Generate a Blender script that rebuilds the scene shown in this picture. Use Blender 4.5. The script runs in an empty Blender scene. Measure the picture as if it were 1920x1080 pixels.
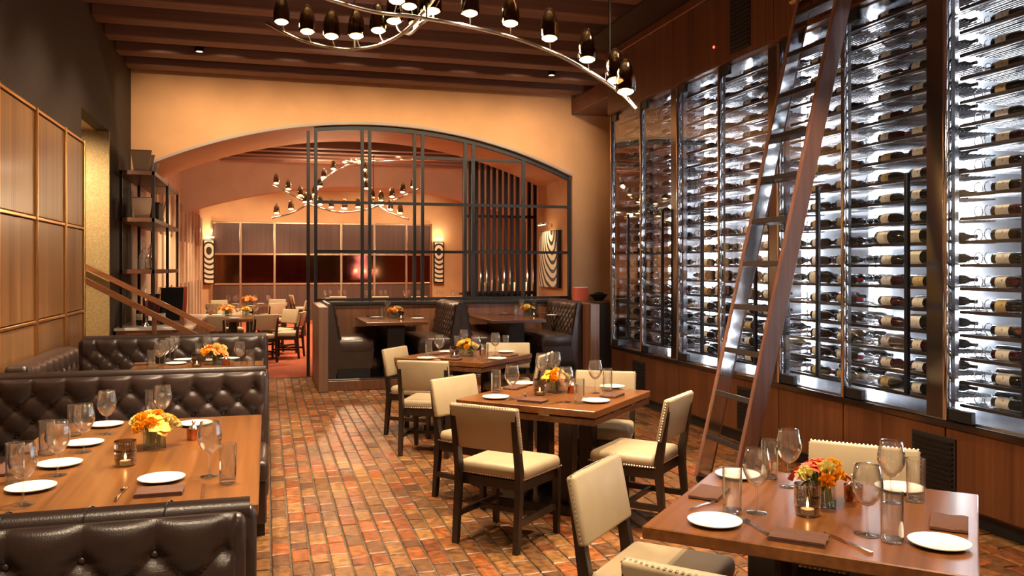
import bpy, bmesh, math, random
from mathutils import Vector, Matrix
random.seed(7)
PI = math.pi
scene = bpy.context.scene
COL = scene.collection

# ------------------------------------------------------------------ camera
F = 1582.0                      # focal length in pixels of the 1920 x 1080 frame
CAMH = 1.65                     # eye height (metres)
YAW = math.atan2(460.0, F)      # the camera looks right of the room's depth axis
HOR = 502.0                     # horizon row
SN, CS = math.sin(YAW), math.cos(YAW)
cam_d = bpy.data.cameras.new('camera')
cam = bpy.data.objects.new('camera', cam_d); COL.objects.link(cam)
cam.location = (0, 0, CAMH)
cam.rotation_euler = (PI / 2, 0, -YAW)
cam_d.sensor_width = 36.0
cam_d.lens = F / 1920.0 * 36.0
cam_d.shift_y = (HOR - 540.0) / 1920.0
cam_d.clip_start = 0.05; cam_d.clip_end = 200
scene.camera = cam

# ------------------------------------------------------------------ world, exposure
w = bpy.data.worlds.new('world'); scene.world = w; w.use_nodes = True
w.node_tree.nodes['Background'].inputs[0].default_value = (1.0, 0.75, 0.5, 1)
w.node_tree.nodes['Background'].inputs[1].default_value = 0.05
scene.view_settings.view_transform = 'Standard'
scene.view_settings.look = 'None'
scene.view_settings.gamma = 1.0
scene.view_settings.exposure = 0.65
scene.view_settings.use_curve_mapping = False
try:
    scene.cycles.transparent_max_bounces = 32
    scene.cycles.max_bounces = 8
    scene.cycles.sample_clamp_indirect = 6.0
except Exception:
    pass

SPOTSCALE = 1.0
WARM = (1.0, 0.76, 0.50)
def spot(loc, target, power, size=60, blend=0.4, col=WARM, rad=0.03, name='downlight_and_fill_spot'):
    d = bpy.data.lights.new(name, 'SPOT'); d.energy = power * SPOTSCALE; d.spot_size = math.radians(size)
    d.spot_blend = blend; d.color = col; d.shadow_soft_size = rad
    o = bpy.data.objects.new(name, d); COL.objects.link(o); o.location = loc
    v = Vector(target) - Vector(loc)
    o.rotation_euler = v.to_track_quat('-Z', 'Y').to_euler()
    return o
def point(loc, power, col=WARM, rad=0.05, name='glow_lamp'):
    d = bpy.data.lights.new(name, 'POINT'); d.energy = power; d.color = col; d.shadow_soft_size = rad
    o = bpy.data.objects.new(name, d); COL.objects.link(o); o.location = loc
    return o

# downlights of the dining room: over the tables, the aisle and the booths (ceiling at 4.75 m)
SPOTS = [
    # loc, target, power, cone
    ((1.6, 2.2, 4.40), (1.95, 2.75, 0.75), 420, 50),
    ((2.5, 5.2, 4.40), (1.95, 5.65, 0.75), 520, 52),
    ((2.5, 8.0, 4.40), (1.95, 8.45, 0.75), 520, 52),
    ((2.9, 3.9, 4.40), (1.2, 4.6, 0.0), 360, 60),
    ((-0.5, 4.2, 4.40), (-0.6, 4.4, 0.75), 520, 52),
    ((-0.5, 7.3, 4.40), (-0.6, 7.5, 0.75), 480, 52),
    ((0.6, 4.6, 4.40), (0.55, 5.0, 0.0), 300, 60),
    ((0.7, 7.6, 4.40), (0.6, 8.0, 0.0), 330, 60),
    ((0.7, 10.4, 4.40), (0.6, 10.8, 0.0), 320, 60),
    ((1.7, 11.6, 4.40), (1.7, 12.2, 0.9), 420, 50),
    ((3.3, 11.6, 4.40), (3.4, 12.2, 0.9), 420, 50),
    ((-0.6, 1.4, 4.40), (-0.7, 2.6, 0.9), 230, 60),
    ((3.2, 7.0, 4.40), (3.8, 7.2, 0.3), 260, 60),
    ((3.2, 4.4, 4.40), (3.9, 4.4, 0.3), 260, 60),
]
for l, t, p, s in SPOTS:
    spot(l, t, p, s)
# wall washers: left panelling, rear arch wall
for y in (4.6, 6.4, 8.2, 9.6):
    spot((-.2, y - .4, 4.40), (-1.86, y, 1.7), 150, 75, 1.0, rad=.06)
for x in (-1.3, -.5, .3, 1.1, 1.9, 2.7, 3.5, 4.3):
    spot((x, 10.75, 4.39), (x, 13.08, 3.35), 125, 62, 1.0, rad=.02)
# behind the camera the room goes on: unseen spots added there as front fill
for x, y in ((-0.6, -1.5), (1.2, -1.2), (3.0, -1.2), (1.0, 0.6), (2.8, 0.6)):
    spot((x, y, 4.40), (x, y + 0.6, 0.7), 200, 90, 0.6)
# back room
for x, y, p in ((-0.6, 17.0, 420), (-0.3, 21.8, 420), (1.5, 17.5, 420), (2.0, 24.5, 420), (0.0, 25.2, 360), (4.4, 24.0, 420), (4.6, 17.6, 300), (2.6, 21.8, 420)):
    spot((x, y, 3.70), (x, y + 0.3, 0.7), p, 120, 0.8, rad=.06)
for x in (-0.8, 1.0, 2.8, 4.6):
    spot((x, 24.8, 3.95), (x, 27.1, 2.4), 150, 90, 1.0, rad=.06)

# ------------------------------------------------------------------ pixel helpers
def rayD(px, py, D):
    u = (px - 960.0) / F; v = (HOR - py) / F
    return Vector((D * (SN + u * CS), D * (CS - u * SN), CAMH + v * D))
def onZ(px, py, z):
    D = (CAMH - z) * F / (py - HOR)
    return rayD(px, py, D)
def onY(px, py, Y):
    u = (px - 960.0) / F
    return rayD(px, py, Y / (CS - u * SN))
def onX(px, py, X):
    u = (px - 960.0) / F
    return rayD(px, py, X / (SN + u * CS))
def project(p):
    r = p[0] * CS - p[1] * SN; D = p[0] * SN + p[1] * CS
    return 960 + F * r / D, HOR - F * (p[2] - CAMH) / D, D

# ------------------------------------------------------------------ materials
MATS = {}
def _mat(name):
    m = bpy.data.materials.new(name); m.use_nodes = True
    nt = m.node_tree
    for n in list(nt.nodes): nt.nodes.remove(n)
    out = nt.nodes.new('ShaderNodeOutputMaterial')
    MATS[name] = m
    return m, nt, out
def N(nt, t, **kw):
    n = nt.nodes.new(t)
    for k, v in kw.items():
        if k in n.inputs: n.inputs[k].default_value = v
        else: setattr(n, k, v)
    return n
def c4(c): return (c[0], c[1], c[2], 1)
def principled(nt, out, col=(.5, .5, .5), rough=.5, metal=0.0, spec=.5):
    b = N(nt, 'ShaderNodeBsdfPrincipled')
    b.inputs['Base Color'].default_value = c4(col)
    b.inputs['Roughness'].default_value = rough
    b.inputs['Metallic'].default_value = metal
    b.inputs['Specular IOR Level'].default_value = spec
    nt.links.new(b.outputs[0], out.inputs[0])
    return b
def plain(name, col, rough=.5, metal=0., spec=.5, noise=0., nscale=8., bump=0., bscale=80., coat=0.):
    m, nt, out = _mat(name)
    b = principled(nt, out, col, rough, metal, spec)
    if coat: b.inputs['Coat Weight'].default_value = coat; b.inputs['Coat Roughness'].default_value = .12
    tc = N(nt, 'ShaderNodeTexCoord')
    if noise:
        n = N(nt, 'ShaderNodeTexNoise'); n.inputs['Scale'].default_value = nscale; n.inputs['Detail'].default_value = 4
        nt.links.new(tc.outputs['Object'], n.inputs['Vector'])
        r = N(nt, 'ShaderNodeValToRGB')
        r.color_ramp.elements[0].position = .3; r.color_ramp.elements[1].position = .7
        r.color_ramp.elements[0].color = c4([max(0, x * (1 - noise)) for x in col])
        r.color_ramp.elements[1].color = c4([min(1, x * (1 + noise)) for x in col])
        nt.links.new(n.outputs[0], r.inputs[0]); nt.links.new(r.outputs[0], b.inputs['Base Color'])
    if bump:
        n2 = N(nt, 'ShaderNodeTexNoise'); n2.inputs['Scale'].default_value = bscale; n2.inputs['Detail'].default_value = 3
        nt.links.new(tc.outputs['Object'], n2.inputs['Vector'])
        bp = N(nt, 'ShaderNodeBump'); bp.inputs['Strength'].default_value = bump; bp.inputs['Distance'].default_value = .01
        nt.links.new(n2.outputs[0], bp.inputs['Height']); nt.links.new(bp.outputs[0], b.inputs['Normal'])
    return m
def wood(name, c1, c2, axis='Z', rough=.35, fine=60., coat=0., spec=.5):
    """straight grained veneer: noise stretched along AXIS"""
    m, nt, out = _mat(name)
    b = principled(nt, out, c1, rough, 0, spec)
    if coat: b.inputs['Coat Weight'].default_value = coat; b.inputs['Coat Roughness'].default_value = .15
    tc = N(nt, 'ShaderNodeTexCoord')
    oi = N(nt, 'ShaderNodeObjectInfo')
    addv = N(nt, 'ShaderNodeVectorMath', operation='ADD')
    sc_ = N(nt, 'ShaderNodeVectorMath', operation='SCALE'); sc_.inputs['Scale'].default_value = 13.7
    nt.links.new(oi.outputs['Random'], sc_.inputs[0])
    nt.links.new(tc.outputs['Object'], addv.inputs[0]); nt.links.new(sc_.outputs[0], addv.inputs[1])
    mp = N(nt, 'ShaderNodeMapping')
    s = {'X': (.6, fine, fine), 'Y': (fine, .6, fine), 'Z': (fine, fine, .6)}[axis]
    mp.inputs['Scale'].default_value = s
    nt.links.new(addv.outputs[0], mp.inputs['Vector'])
    n1 = N(nt, 'ShaderNodeTexNoise'); n1.inputs['Scale'].default_value = 1.0; n1.inputs['Detail'].default_value = 5
    nt.links.new(mp.outputs[0], n1.inputs['Vector'])
    n2 = N(nt, 'ShaderNodeTexNoise'); n2.inputs['Scale'].default_value = .12; n2.inputs['Detail'].default_value = 3
    nt.links.new(mp.outputs[0], n2.inputs['Vector'])
    mx = N(nt, 'ShaderNodeMath', operation='MULTIPLY_ADD'); mx.inputs[1].default_value = .55
    mu = N(nt, 'ShaderNodeMath', operation='MULTIPLY'); mu.inputs[1].default_value = .45
    nt.links.new(n2.outputs[0], mu.inputs[0]); nt.links.new(n1.outputs[0], mx.inputs[0]); nt.links.new(mu.outputs[0], mx.inputs[2])
    r = N(nt, 'ShaderNodeValToRGB')
    r.color_ramp.elements[0].position = .36; r.color_ramp.elements[1].position = .64
    r.color_ramp.elements[0].color = c4(c2); r.color_ramp.elements[1].color = c4(c1)
    nt.links.new(mx.outputs[0], r.inputs[0]); nt.links.new(r.outputs[0], b.inputs['Base Color'])
    bp = N(nt, 'ShaderNodeBump'); bp.inputs['Strength'].default_value = .06; bp.inputs['Distance'].default_value = .004
    nt.links.new(n1.outputs[0], bp.inputs['Height']); nt.links.new(bp.outputs[0], b.inputs['Normal'])
    return m
def glass(name, tint=(1, 1, 1), ior=1.45, rough=0.0, boost=1.0, power=4.0, edge=None, caustic_white=0.0):
    """thin clear glass: clear straight through, Fresnel mirror on top"""
    m, nt, out = _mat(name)
    tr = N(nt, 'ShaderNodeBsdfTransparent'); tr.inputs[0].default_value = c4(tint)
    gl = N(nt, 'ShaderNodeBsdfGlossy'); gl.inputs['Roughness'].default_value = rough
    lw = N(nt, 'ShaderNodeLayerWeight'); lw.inputs['Blend'].default_value = .5     # facing: same for both sides of the sheet
    pw = N(nt, 'ShaderNodeMath', operation='POWER'); pw.inputs[1].default_value = power
    fr = N(nt, 'ShaderNodeMath', operation='MULTIPLY_ADD'); f0 = ((ior - 1) / (ior + 1)) ** 2
    fr.inputs[1].default_value = 1 - f0; fr.inputs[2].default_value = f0
    nt.links.new(lw.outputs['Facing'], pw.inputs[0]); nt.links.new(pw.outputs[0], fr.inputs[0])
    mu = N(nt, 'ShaderNodeMath', operation='MULTIPLY'); mu.inputs[1].default_value = boost; mu.use_clamp = True
    if edge:      # longer way through the wall near the silhouette: darker
        pe = N(nt, 'ShaderNodeMath', operation='POWER'); pe.inputs[1].default_value = 5.0
        nt.links.new(lw.outputs['Facing'], pe.inputs[0])
        mc = N(nt, 'ShaderNodeMixRGB'); mc.inputs[1].default_value = c4(tint); mc.inputs[2].default_value = c4(edge)
        nt.links.new(pe.outputs[0], mc.inputs[0]); nt.links.new(mc.outputs[0], tr.inputs[0])
    mx = N(nt, 'ShaderNodeMixShader')
    nt.links.new(fr.outputs[0], mu.inputs[0]); nt.links.new(mu.outputs[0], mx.inputs[0])
    nt.links.new(tr.outputs[0], mx.inputs[1]); nt.links.new(gl.outputs[0], mx.inputs[2])
    if caustic_white:      # white diffuse share painted in for bright caustics
        df = N(nt, 'ShaderNodeBsdfDiffuse'); df.inputs[0].default_value = (.95, .92, .88, 1)
        m2 = N(nt, 'ShaderNodeMixShader'); m2.inputs[0].default_value = caustic_white
        nt.links.new(mx.outputs[0], m2.inputs[1]); nt.links.new(df.outputs[0], m2.inputs[2]); mx = m2
    nt.links.new(mx.outputs[0], out.inputs[0])
    return m
def emit(name, col, strength):
    m, nt, out = _mat(name)
    e = N(nt, 'ShaderNodeEmission'); e.inputs[0].default_value = c4(col); e.inputs[1].default_value = strength
    nt.links.new(e.outputs[0], out.inputs[0])
    return m

wood('walnut_top', (.235, .088, .024), (.105, .036, .010), 'X', .28, 30., coat=.22)
wood('walnut_top_y', (.235, .094, .026), (.105, .038, .010), 'Y', .28, 30., coat=.22)
wood('dark_top', (.16, .062, .026), (.085, .032, .014), 'X', .25, 30., coat=.3)
wood('chair_wood', (.030, .017, .011), (.014, .008, .006), 'Z', .35, 40.)
wood('panel_wood', (.30, .150, .055), (.125, .052, .018), 'Z', .32, 55., coat=.2)
wood('wine_wood', (.165, .056, .020), (.085, .026, .010), 'Z', .30, 45., coat=.2)
wood('half_wall_wood', (.24, .10, .048), (.14, .055, .026), 'Z', .35, 45.)
wood('post_wood', (.26, .14, .09), (.17, .085, .055), 'Z', .4, 45.)
wood('back_panel_wood', (.105, .052, .036), (.060, .029, .020), 'Z', .4, 40.)
wood('ladder_wood', (.23, .105, .066), (.14, .058, .038), 'Z', .35, 30.)
wood('beam_wood', (.24, .105, .068), (.15, .062, .040), 'X', .6, 20.)
wood('ceiling_wood', (.040, .020, .012), (.024, .011, .007), 'Y', .55, 14.)
wood('rail_wood', (.32, .12, .045), (.20, .07, .026), 'X', .3, 40., coat=.3)
wood('shelf_wood', (.17, .065, .030), (.10, .038, .018), 'Y', .4, 40.)
plain('olive_wall', (.060, .040, .020), .8, noise=.25, nscale=30, bump=.25, bscale=160)
plain('brown_wall', (.052, .032, .020), .8, noise=.2, nscale=40, bump=.25, bscale=160)
plain('gold_wall', (.42, .29, .12), .5, noise=.3, nscale=90, bump=.5, bscale=140, metal=.25)
plain('orange_plaster', (.66, .34, .145), .75, noise=.06, nscale=2.5, bump=.05, bscale=30)
plain('cream_plaster', (.72, .50, .30), .75, noise=.06, nscale=2.5, bump=.05, bscale=30)
plain('pink_plaster', (.58, .41, .29), .75, noise=.06, nscale=2.5)
plain('deep_orange', (.60, .34, .16), .75, noise=.06, nscale=2.5)
plain('cream_panel', (.62, .44, .28), .5, noise=.08, nscale=3)
plain('arch_grey', (.36, .29, .24), .6)
plain('brass', (.80, .50, .20), .28, 1.0)
plain('pale_brass', (.85, .66, .45), .25, 1.0)
plain('black_iron', (.022, .017, .014), .45, .6)
plain('grid_iron', (.009, .007, .006), .6, .0)
plain('chrome', (.82, .82, .85), .08, 1.0)
plain('dark_chrome', (.30, .29, .30), .15, 1.0)
plain('steel', (.62, .62, .66), .22, 1.0)
plain('silver', (.85, .82, .78), .15, 1.0)
plain('copper', (.55, .22, .12), .25, 1.0)
plain('black_plastic', (.010, .010, .012), .4)
plain('handle_black', (.012, .014, .022), .3, .3)
plain('brown_leather', (.044, .027, .023), .30, noise=.12, nscale=14, bump=.10, bscale=220, spec=.6)
plain('booth_leather', (.045, .025, .018), .36, noise=.12, nscale=14, bump=.10, bscale=220)
plain('tan_leather', (.40, .31, .19), .48, noise=.06, nscale=8, bump=.06, bscale=260)
plain('nail_metal', (.85, .76, .60), .35, .9)
plain('porcelain', (.90, .87, .80), .18, spec=.6)
plain('napkin_cloth', (.105, .042, .024), .9, noise=.12, nscale=60, bump=.2, bscale=500)
plain('wax', (.85, .72, .52), .5)
plain('marble', (.75, .68, .58), .2, noise=.08, nscale=6)
plain('leaf_green', (.10, .22, .03), .5, noise=.3, nscale=30)
plain('stem_green', (.14, .26, .06), .5, noise=.3, nscale=30)
plain('petal_yellow', (.88, .44, .03), .5, noise=.15, nscale=20)
plain('petal_cream', (.85, .74, .30), .5, noise=.1, nscale=20)
plain('petal_orange', (.85, .20, .03), .5, noise=.2, nscale=20)
plain('petal_red', (.80, .10, .04), .5, noise=.25, nscale=20)
plain('carpet_red', (.36, .066, .020), .95, noise=.35, nscale=26, bump=.6, bscale=200)
plain('mortar', (.085, .066, .046), .9, noise=.6, nscale=40, bump=.4, bscale=120)
plain('wine_foil', (.020, .012, .014), .3, .2)
plain('wine_foil_red', (.22, .018, .02), .3, .2)
plain('red_cloth', (.60, .09, .03), .7)
plain('menu_black', (.012, .011, .011), .5)
plain('paper_white', (.80, .76, .70), .6)
plain('mirror_dark', (.26, .055, .035), .06, 1.0)
plain('mirror_brown', (.22, .10, .05), .08, 1.0)
plain('wicker', (.06, .032, .018), .7, noise=.4, nscale=60, bump=.6, bscale=90)
plain('gold_antler', (.75, .55, .30), .3, .8)
plain('vent_black', (.016, .011, .009), .5)
plain('bottle_glass', (.010, .012, .009), .06, spec=.7)
plain('bottle_glass_red', (.035, .006, .006), .06, spec=.7)
glass('clear_glass', (.985, .985, .98), 1.5, 0.0, 2.1, 2.4, (.74, .71, .66), .02)
glass('pane_glass', (.93, .93, .93), 1.45, 0.0, 1.0)
glass('votive_glass', (.60, .54, .49), 1.5, 0.06, 2.6, 2.5, (.25, .22, .20))
glass('decanter_glass', (.92, .90, .87), 1.5, 0.02, 2.4, 2.5, (.6, .57, .54), .05)
glass('water', (.90, .93, .84), 1.33, 0.0, 1.0)
emit('bulb_glow', (1.0, .68, .28), 14.0)
emit('flame_glow', (1.0, .62, .25), 30.0)
emit('led_white', (.92, .96, 1.0), 55.0)
plain('brushed_back', (.56, .60, .66), .30, 1.0, bump=.25, bscale=9)
plain('rail_metal', (.10, .082, .075), .3, .8)
glass('smoke_glass', (.58, .50, .42), 1.5, .03, 2.0, 3.0)
emit('downlight_lens', (1.0, .85, .6), 30.0)
emit('sconce_glow', (1.0, .72, .35), 12.0)
emit('red_indicator', (1.0, .05, .03), 6.0)

def brick_mat():
    m, nt, out = _mat('brick')
    b = principled(nt, out, (.4, .15, .06), .42, 0, .5)
    geo = N(nt, 'ShaderNodeNewGeometry'); oi = N(nt, 'ShaderNodeObjectInfo')
    ad = N(nt, 'ShaderNodeMath', operation='ADD'); fr = N(nt, 'ShaderNodeMath', operation='FRACT')
    nt.links.new(geo.outputs['Random Per Island'], ad.inputs[0]); nt.links.new(oi.outputs['Random'], ad.inputs[1])
    nt.links.new(ad.outputs[0], fr.inputs[0])
    r = N(nt, 'ShaderNodeValToRGB'); cr = r.color_ramp
    cols = [(0, (.17, .050, .014)), (.2, (.30, .090, .020)), (.42, (.22, .098, .030)), (.62, (.105, .042, .016)), (.82, (.30, .145, .044)), (1, (.19, .076, .022))]
    cr.elements[0].color = c4(cols[0][1]); cr.elements[1].color = c4(cols[-1][1])
    for p, c in cols[1:-1]:
        e = cr.elements.new(p); e.color = c4(c)
    nt.links.new(fr.outputs[0], r.inputs[0])
    n = N(nt, 'ShaderNodeTexNoise'); n.inputs['Scale'].default_value = 22; n.inputs['Detail'].default_value = 6
    nt.links.new(geo.outputs['Position'], n.inputs['Vector'])
    rr = N(nt, 'ShaderNodeValToRGB'); rr.color_ramp.elements[0].position = .32; rr.color_ramp.elements[1].position = .72
    rr.color_ramp.elements[0].color = (.38, .36, .34, 1); rr.color_ramp.elements[1].color = (1.3, 1.25, 1.2, 1)
    nt.links.new(n.outputs[0], rr.inputs[0])
    mx = N(nt, 'ShaderNodeMixRGB', blend_type='MULTIPLY'); mx.inputs[0].default_value = 1
    nt.links.new(r.outputs[0], mx.inputs[1]); nt.links.new(rr.outputs[0], mx.inputs[2])
    nt.links.new(mx.outputs[0], b.inputs['Base Color'])
    bp = N(nt, 'ShaderNodeBump'); bp.inputs['Strength'].default_value = .5; bp.inputs['Distance'].default_value = .006
    nt.links.new(n.outputs[0], bp.inputs['Height']); nt.links.new(bp.outputs[0], b.inputs['Normal'])
brick_mat()
def label_mat(name, paper, ink):
    """wine label: paper with a few printed lines (object space: Y along the bottle)"""
    m, nt, out = _mat(name)
    b = principled(nt, out, paper, .6)
    tc = N(nt, 'ShaderNodeTexCoord'); mp = N(nt, 'ShaderNodeMapping')
    mp.inputs['Scale'].default_value = (30, 90, 30)
    nt.links.new(tc.outputs['Object'], mp.inputs[0])
    n = N(nt, 'ShaderNodeTexNoise'); n.inputs['Scale'].default_value = 1.0; n.inputs['Detail'].default_value = 2
    nt.links.new(mp.outputs[0], n.inputs[0])
    r = N(nt, 'ShaderNodeValToRGB'); r.color_ramp.elements[0].position = .30; r.color_ramp.elements[1].position = .38
    r.color_ramp.elements[0].color = c4(ink); r.color_ramp.elements[1].color = c4(paper)
    nt.links.new(n.outputs[0], r.inputs[0]); nt.links.new(r.outputs[0], b.inputs['Base Color'])
label_mat('label_cream', (.82, .76, .62), (.25, .18, .12))
label_mat('label_gold', (.62, .46, .20), (.20, .12, .05))
label_mat('label_white', (.86, .85, .82), (.15, .12, .12))
def zebra_mat():
    m, nt, out = _mat('swirl_print')
    b = principled(nt, out, (.8, .7, .55), .5)
    tc = N(nt, 'ShaderNodeTexCoord'); mp = N(nt, 'ShaderNodeMapping')
    mp.inputs['Location'].default_value = (0, .22, -.62); mp.inputs['Scale'].default_value = (1.0, 1.0, .62)
    nt.links.new(tc.outputs['Object'], mp.inputs[0])
    wv = N(nt, 'ShaderNodeTexWave', wave_type='RINGS', rings_direction='SPHERICAL')
    wv.inputs['Scale'].default_value = 3.4; wv.inputs['Distortion'].default_value = 3.0; wv.inputs['Detail'].default_value = 0.0; wv.inputs['Detail Scale'].default_value = .8
    nt.links.new(mp.outputs[0], wv.inputs[0])
    r = N(nt, 'ShaderNodeValToRGB'); r.color_ramp.elements[0].position = .33; r.color_ramp.elements[1].position = .42
    r.color_ramp.elements[0].color = (.035, .02, .015, 1); r.color_ramp.elements[1].color = (.82, .68, .48, 1)
    nt.links.new(wv.outputs[1], r.inputs[0]); nt.links.new(r.outputs[0], b.inputs['Base Color'])
zebra_mat()

# ------------------------------------------------------------------ mesh helpers
class MB:
    def __init__(s): s.v = []; s.f = []
    def add(s, vs, fs, M=None):
        o = len(s.v)
        s.v += [tuple(M @ Vector(p)) if M is not None else tuple(p) for p in vs]
        s.f += [tuple(i + o for i in f) for f in fs]
        return s
    def box(s, x0, x1, y0, y1, z0, z1, M=None):
        vs = [(x0, y0, z0), (x1, y0, z0), (x1, y1, z0), (x0, y1, z0), (x0, y0, z1), (x1, y0, z1), (x1, y1, z1), (x0, y1, z1)]
        fs = [(3, 2, 1, 0), (4, 5, 6, 7), (0, 1, 5, 4), (1, 2, 6, 5), (2, 3, 7, 6), (3, 0, 4, 7)]
        return s.add(vs, fs, M)
    def rbox(s, x0, x1, y0, y1, z0, z1, b=.01, seg=2, M=None):
        vs, fs = rounded(abs(x1 - x0), abs(y1 - y0), abs(z1 - z0), b, seg)
        T = Matrix.Translation(((x0 + x1) / 2, (y0 + y1) / 2, (z0 + z1) / 2))
        return s.add(vs, fs, (M @ T) if M is not None else T)
    def tube(s, pts, r, n=8, cap=True):
        pts = [Vector(p) for p in pts]; m = len(pts)
        rs = r if isinstance(r, (list, tuple)) else [r] * m
        ref = None; rings = []
        for i, p in enumerate(pts):
            t = (pts[min(i + 1, m - 1)] - pts[max(i - 1, 0)]).normalized()
            if ref is None:
                ref = Vector((0, 0, 1)) if abs(t.z) < .9 else Vector((1, 0, 0))
            a = (ref - t * ref.dot(t)).normalized(); ref = a
            b = t.cross(a)
            rings.append([p + (a * math.cos(2 * PI * k / n) + b * math.sin(2 * PI * k / n)) * rs[i] for k in range(n)])
        vs = [q for rg in rings for q in rg]; fs = []
        for i in range(m - 1):
            for k in range(n):
                fs.append((i * n + k, i * n + (k + 1) % n, (i + 1) * n + (k + 1) % n, (i + 1) * n + k))
        if cap:
            fs.append(tuple(range(n - 1, -1, -1))); fs.append(tuple((m - 1) * n + k for k in range(n)))
        return s.add(vs, fs)
    def lathe(s, prof, n=20, M=None):
        """prof: (r, z) list; r = 0 closes with a pole"""
        vs = []; idx = []
        for r, z in prof:
            if r < 1e-6:
                idx.append([len(vs)]); vs.append((0, 0, z))
            else:
                idx.append(list(range(len(vs), len(vs) + n)))
                vs += [(r * math.cos(2 * PI * k / n), r * math.sin(2 * PI * k / n), z) for k in range(n)]
        fs = []
        for A, B in zip(idx, idx[1:]):
            for k in range(n):
                a0, a1 = A[k % len(A)], A[(k + 1) % len(A)]
                b0, b1 = B[k % len(B)], B[(k + 1) % len(B)]
                f = [a0, a1, b1, b0]
                g = []
                for i in f:
                    if i not in g: g.append(i)
                if len(g) >= 3: fs.append(tuple(g))
        return s.add(vs, fs, M)
    def prism(s, poly, axis, a0, a1, M=None):
        """extrude a 2D polygon: axis 'x' -> poly (y,z); 'y' -> (x,z); 'z' -> (x,y)"""
        n = len(poly)
        def P(p, a): return {'x': (a, p[0], p[1]), 'y': (p[0], a, p[1]), 'z': (p[0], p[1], a)}[axis]
        vs = [P(p, a0) for p in poly] + [P(p, a1) for p in poly]
        fs = [tuple(range(n - 1, -1, -1)), tuple(range(n, 2 * n))]
        for i in range(n):
            j = (i + 1) % n
            fs.append((i, j, n + j, n + i))
        return s.add(vs, fs, M)
    def mesh(s, name, smooth=False, angle=None):
        me = bpy.data.meshes.new(name); me.from_pydata(s.v, [], s.f)
        bm = bmesh.new(); bm.from_mesh(me); bmesh.ops.recalc_face_normals(bm, faces=bm.faces[:]); bm.to_mesh(me); bm.free()
        if smooth:
            me.polygons.foreach_set('use_smooth', [True] * len(me.polygons))
            if angle is not None:
                try: me.set_sharp_from_angle(angle=math.radians(angle))
                except Exception: pass
        me.update()
        return me
    def build(s, name, mat, parent=None, smooth=False, angle=40, recenter=False):
        if recenter:
            xs = [p[0] for p in s.v]; ys = [p[1] for p in s.v]; zs = [p[2] for p in s.v]
            c = Vector(((min(xs) + max(xs)) / 2, (min(ys) + max(ys)) / 2, min(zs)))
            s.v = [tuple(Vector(p) - c) for p in s.v]
        me = s.mesh(name, smooth, angle)
        me.materials.append(MATS[mat])
        o = bpy.data.objects.new(name, me); COL.objects.link(o)
        if recenter: o.location = c
        if parent is not None: o.parent = parent
        return o
_RB = {}
def rounded(sx, sy, sz, b, seg):
    key = (round(sx, 4), round(sy, 4), round(sz, 4), b, seg)
    if key not in _RB:
        bm = bmesh.new(); bmesh.ops.create_cube(bm, size=1)
        bmesh.ops.scale(bm, vec=(sx, sy, sz), verts=bm.verts[:])
        bb = min(b, min(sx, sy, sz) * .49)
        bmesh.ops.bevel(bm, geom=bm.edges[:], offset=bb, segments=seg, profile=.5, affect='EDGES')
        bm.verts.index_update()
        _RB[key] = ([tuple(v.co) for v in bm.verts], [tuple(v.index for v in f.verts) for f in bm.faces])
        bm.free()
    return _RB[key]
def obj(name, me, mat=None, parent=None, loc=None, rot=None):
    o = bpy.data.objects.new(name, me); COL.objects.link(o)
    if mat and not me.materials: me.materials.append(MATS[mat])
    if parent is not None: o.parent = parent
    if loc is not None: o.location = loc
    if rot is not None: o.rotation_euler = rot
    return o
LABELS = {}
def tag(o, label=None, cat=None, group=None, kind=None):
    if label:
        n = len(label.replace('-', ' ').split())
        o['label'] = label
    if cat: o['category'] = cat
    if group: o['group'] = group
    if kind: o['kind'] = kind
    return o
def thing(name, label, cat, loc=(0, 0, 0), rz=0, group=None):
    o = bpy.data.objects.new(name, None); COL.objects.link(o); o.empty_display_size = .1
    o.location = loc; o.rotation_euler = (0, 0, rz)
    return tag(o, label, cat, group)
def copy_tree(src, parent=None):
    c = src.copy(); COL.objects.link(c)
    if parent is not None: c.parent = parent
    for ch in KIDS.get(src.name, None) or [k for k in src.children]:
        copy_tree(ch, c)
    return c
KIDS = {}
def place_copy(src, loc, rz, label, group=None, first=False):
    o = src if first else copy_tree(src)
    o.location = loc; o.rotation_euler = (0, 0, rz)
    o['label'] = label
    if group: o['group'] = group
    return o
def struct(o): o['kind'] = 'structure'; return o
def spline(pts, n=8):
    """Catmull-Rom through pts"""
    pts = [Vector(p) for p in pts]; out = []
    P = [pts[0] * 2 - pts[1]] + pts + [pts[-1] * 2 - pts[-2]]
    for i in range(1, len(P) - 2):
        for k in range(n):
            t = k / n; a, b, c, d = P[i - 1], P[i], P[i + 1], P[i + 2]
            out.append(.5 * ((2 * b) + (c - a) * t + (2 * a - 5 * b + 4 * c - d) * t * t + (3 * b - a - 3 * c + d) * t ** 3))
    out.append(pts[-1]); return out

# ================================================================== THE ROOM
LW = -1.86          # left wall plane
WX = 4.27           # wine wall glass plane
BY = 13.08          # front face of the arched wall
AT = 1.80           # its thickness
CZ = 4.75           # ceiling slab
FY = 27.1           # far wall of the back room

floor = struct(MB().box(LW - .1, 8.2, -4.1, 13.15, -.12, -.012).build('floor', 'mortar'))
carpet = struct(MB().box(-4.2, 8.2, 13.15, FY + .2, -.12, 0.0).build('floor_carpet', 'carpet_red'))

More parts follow.
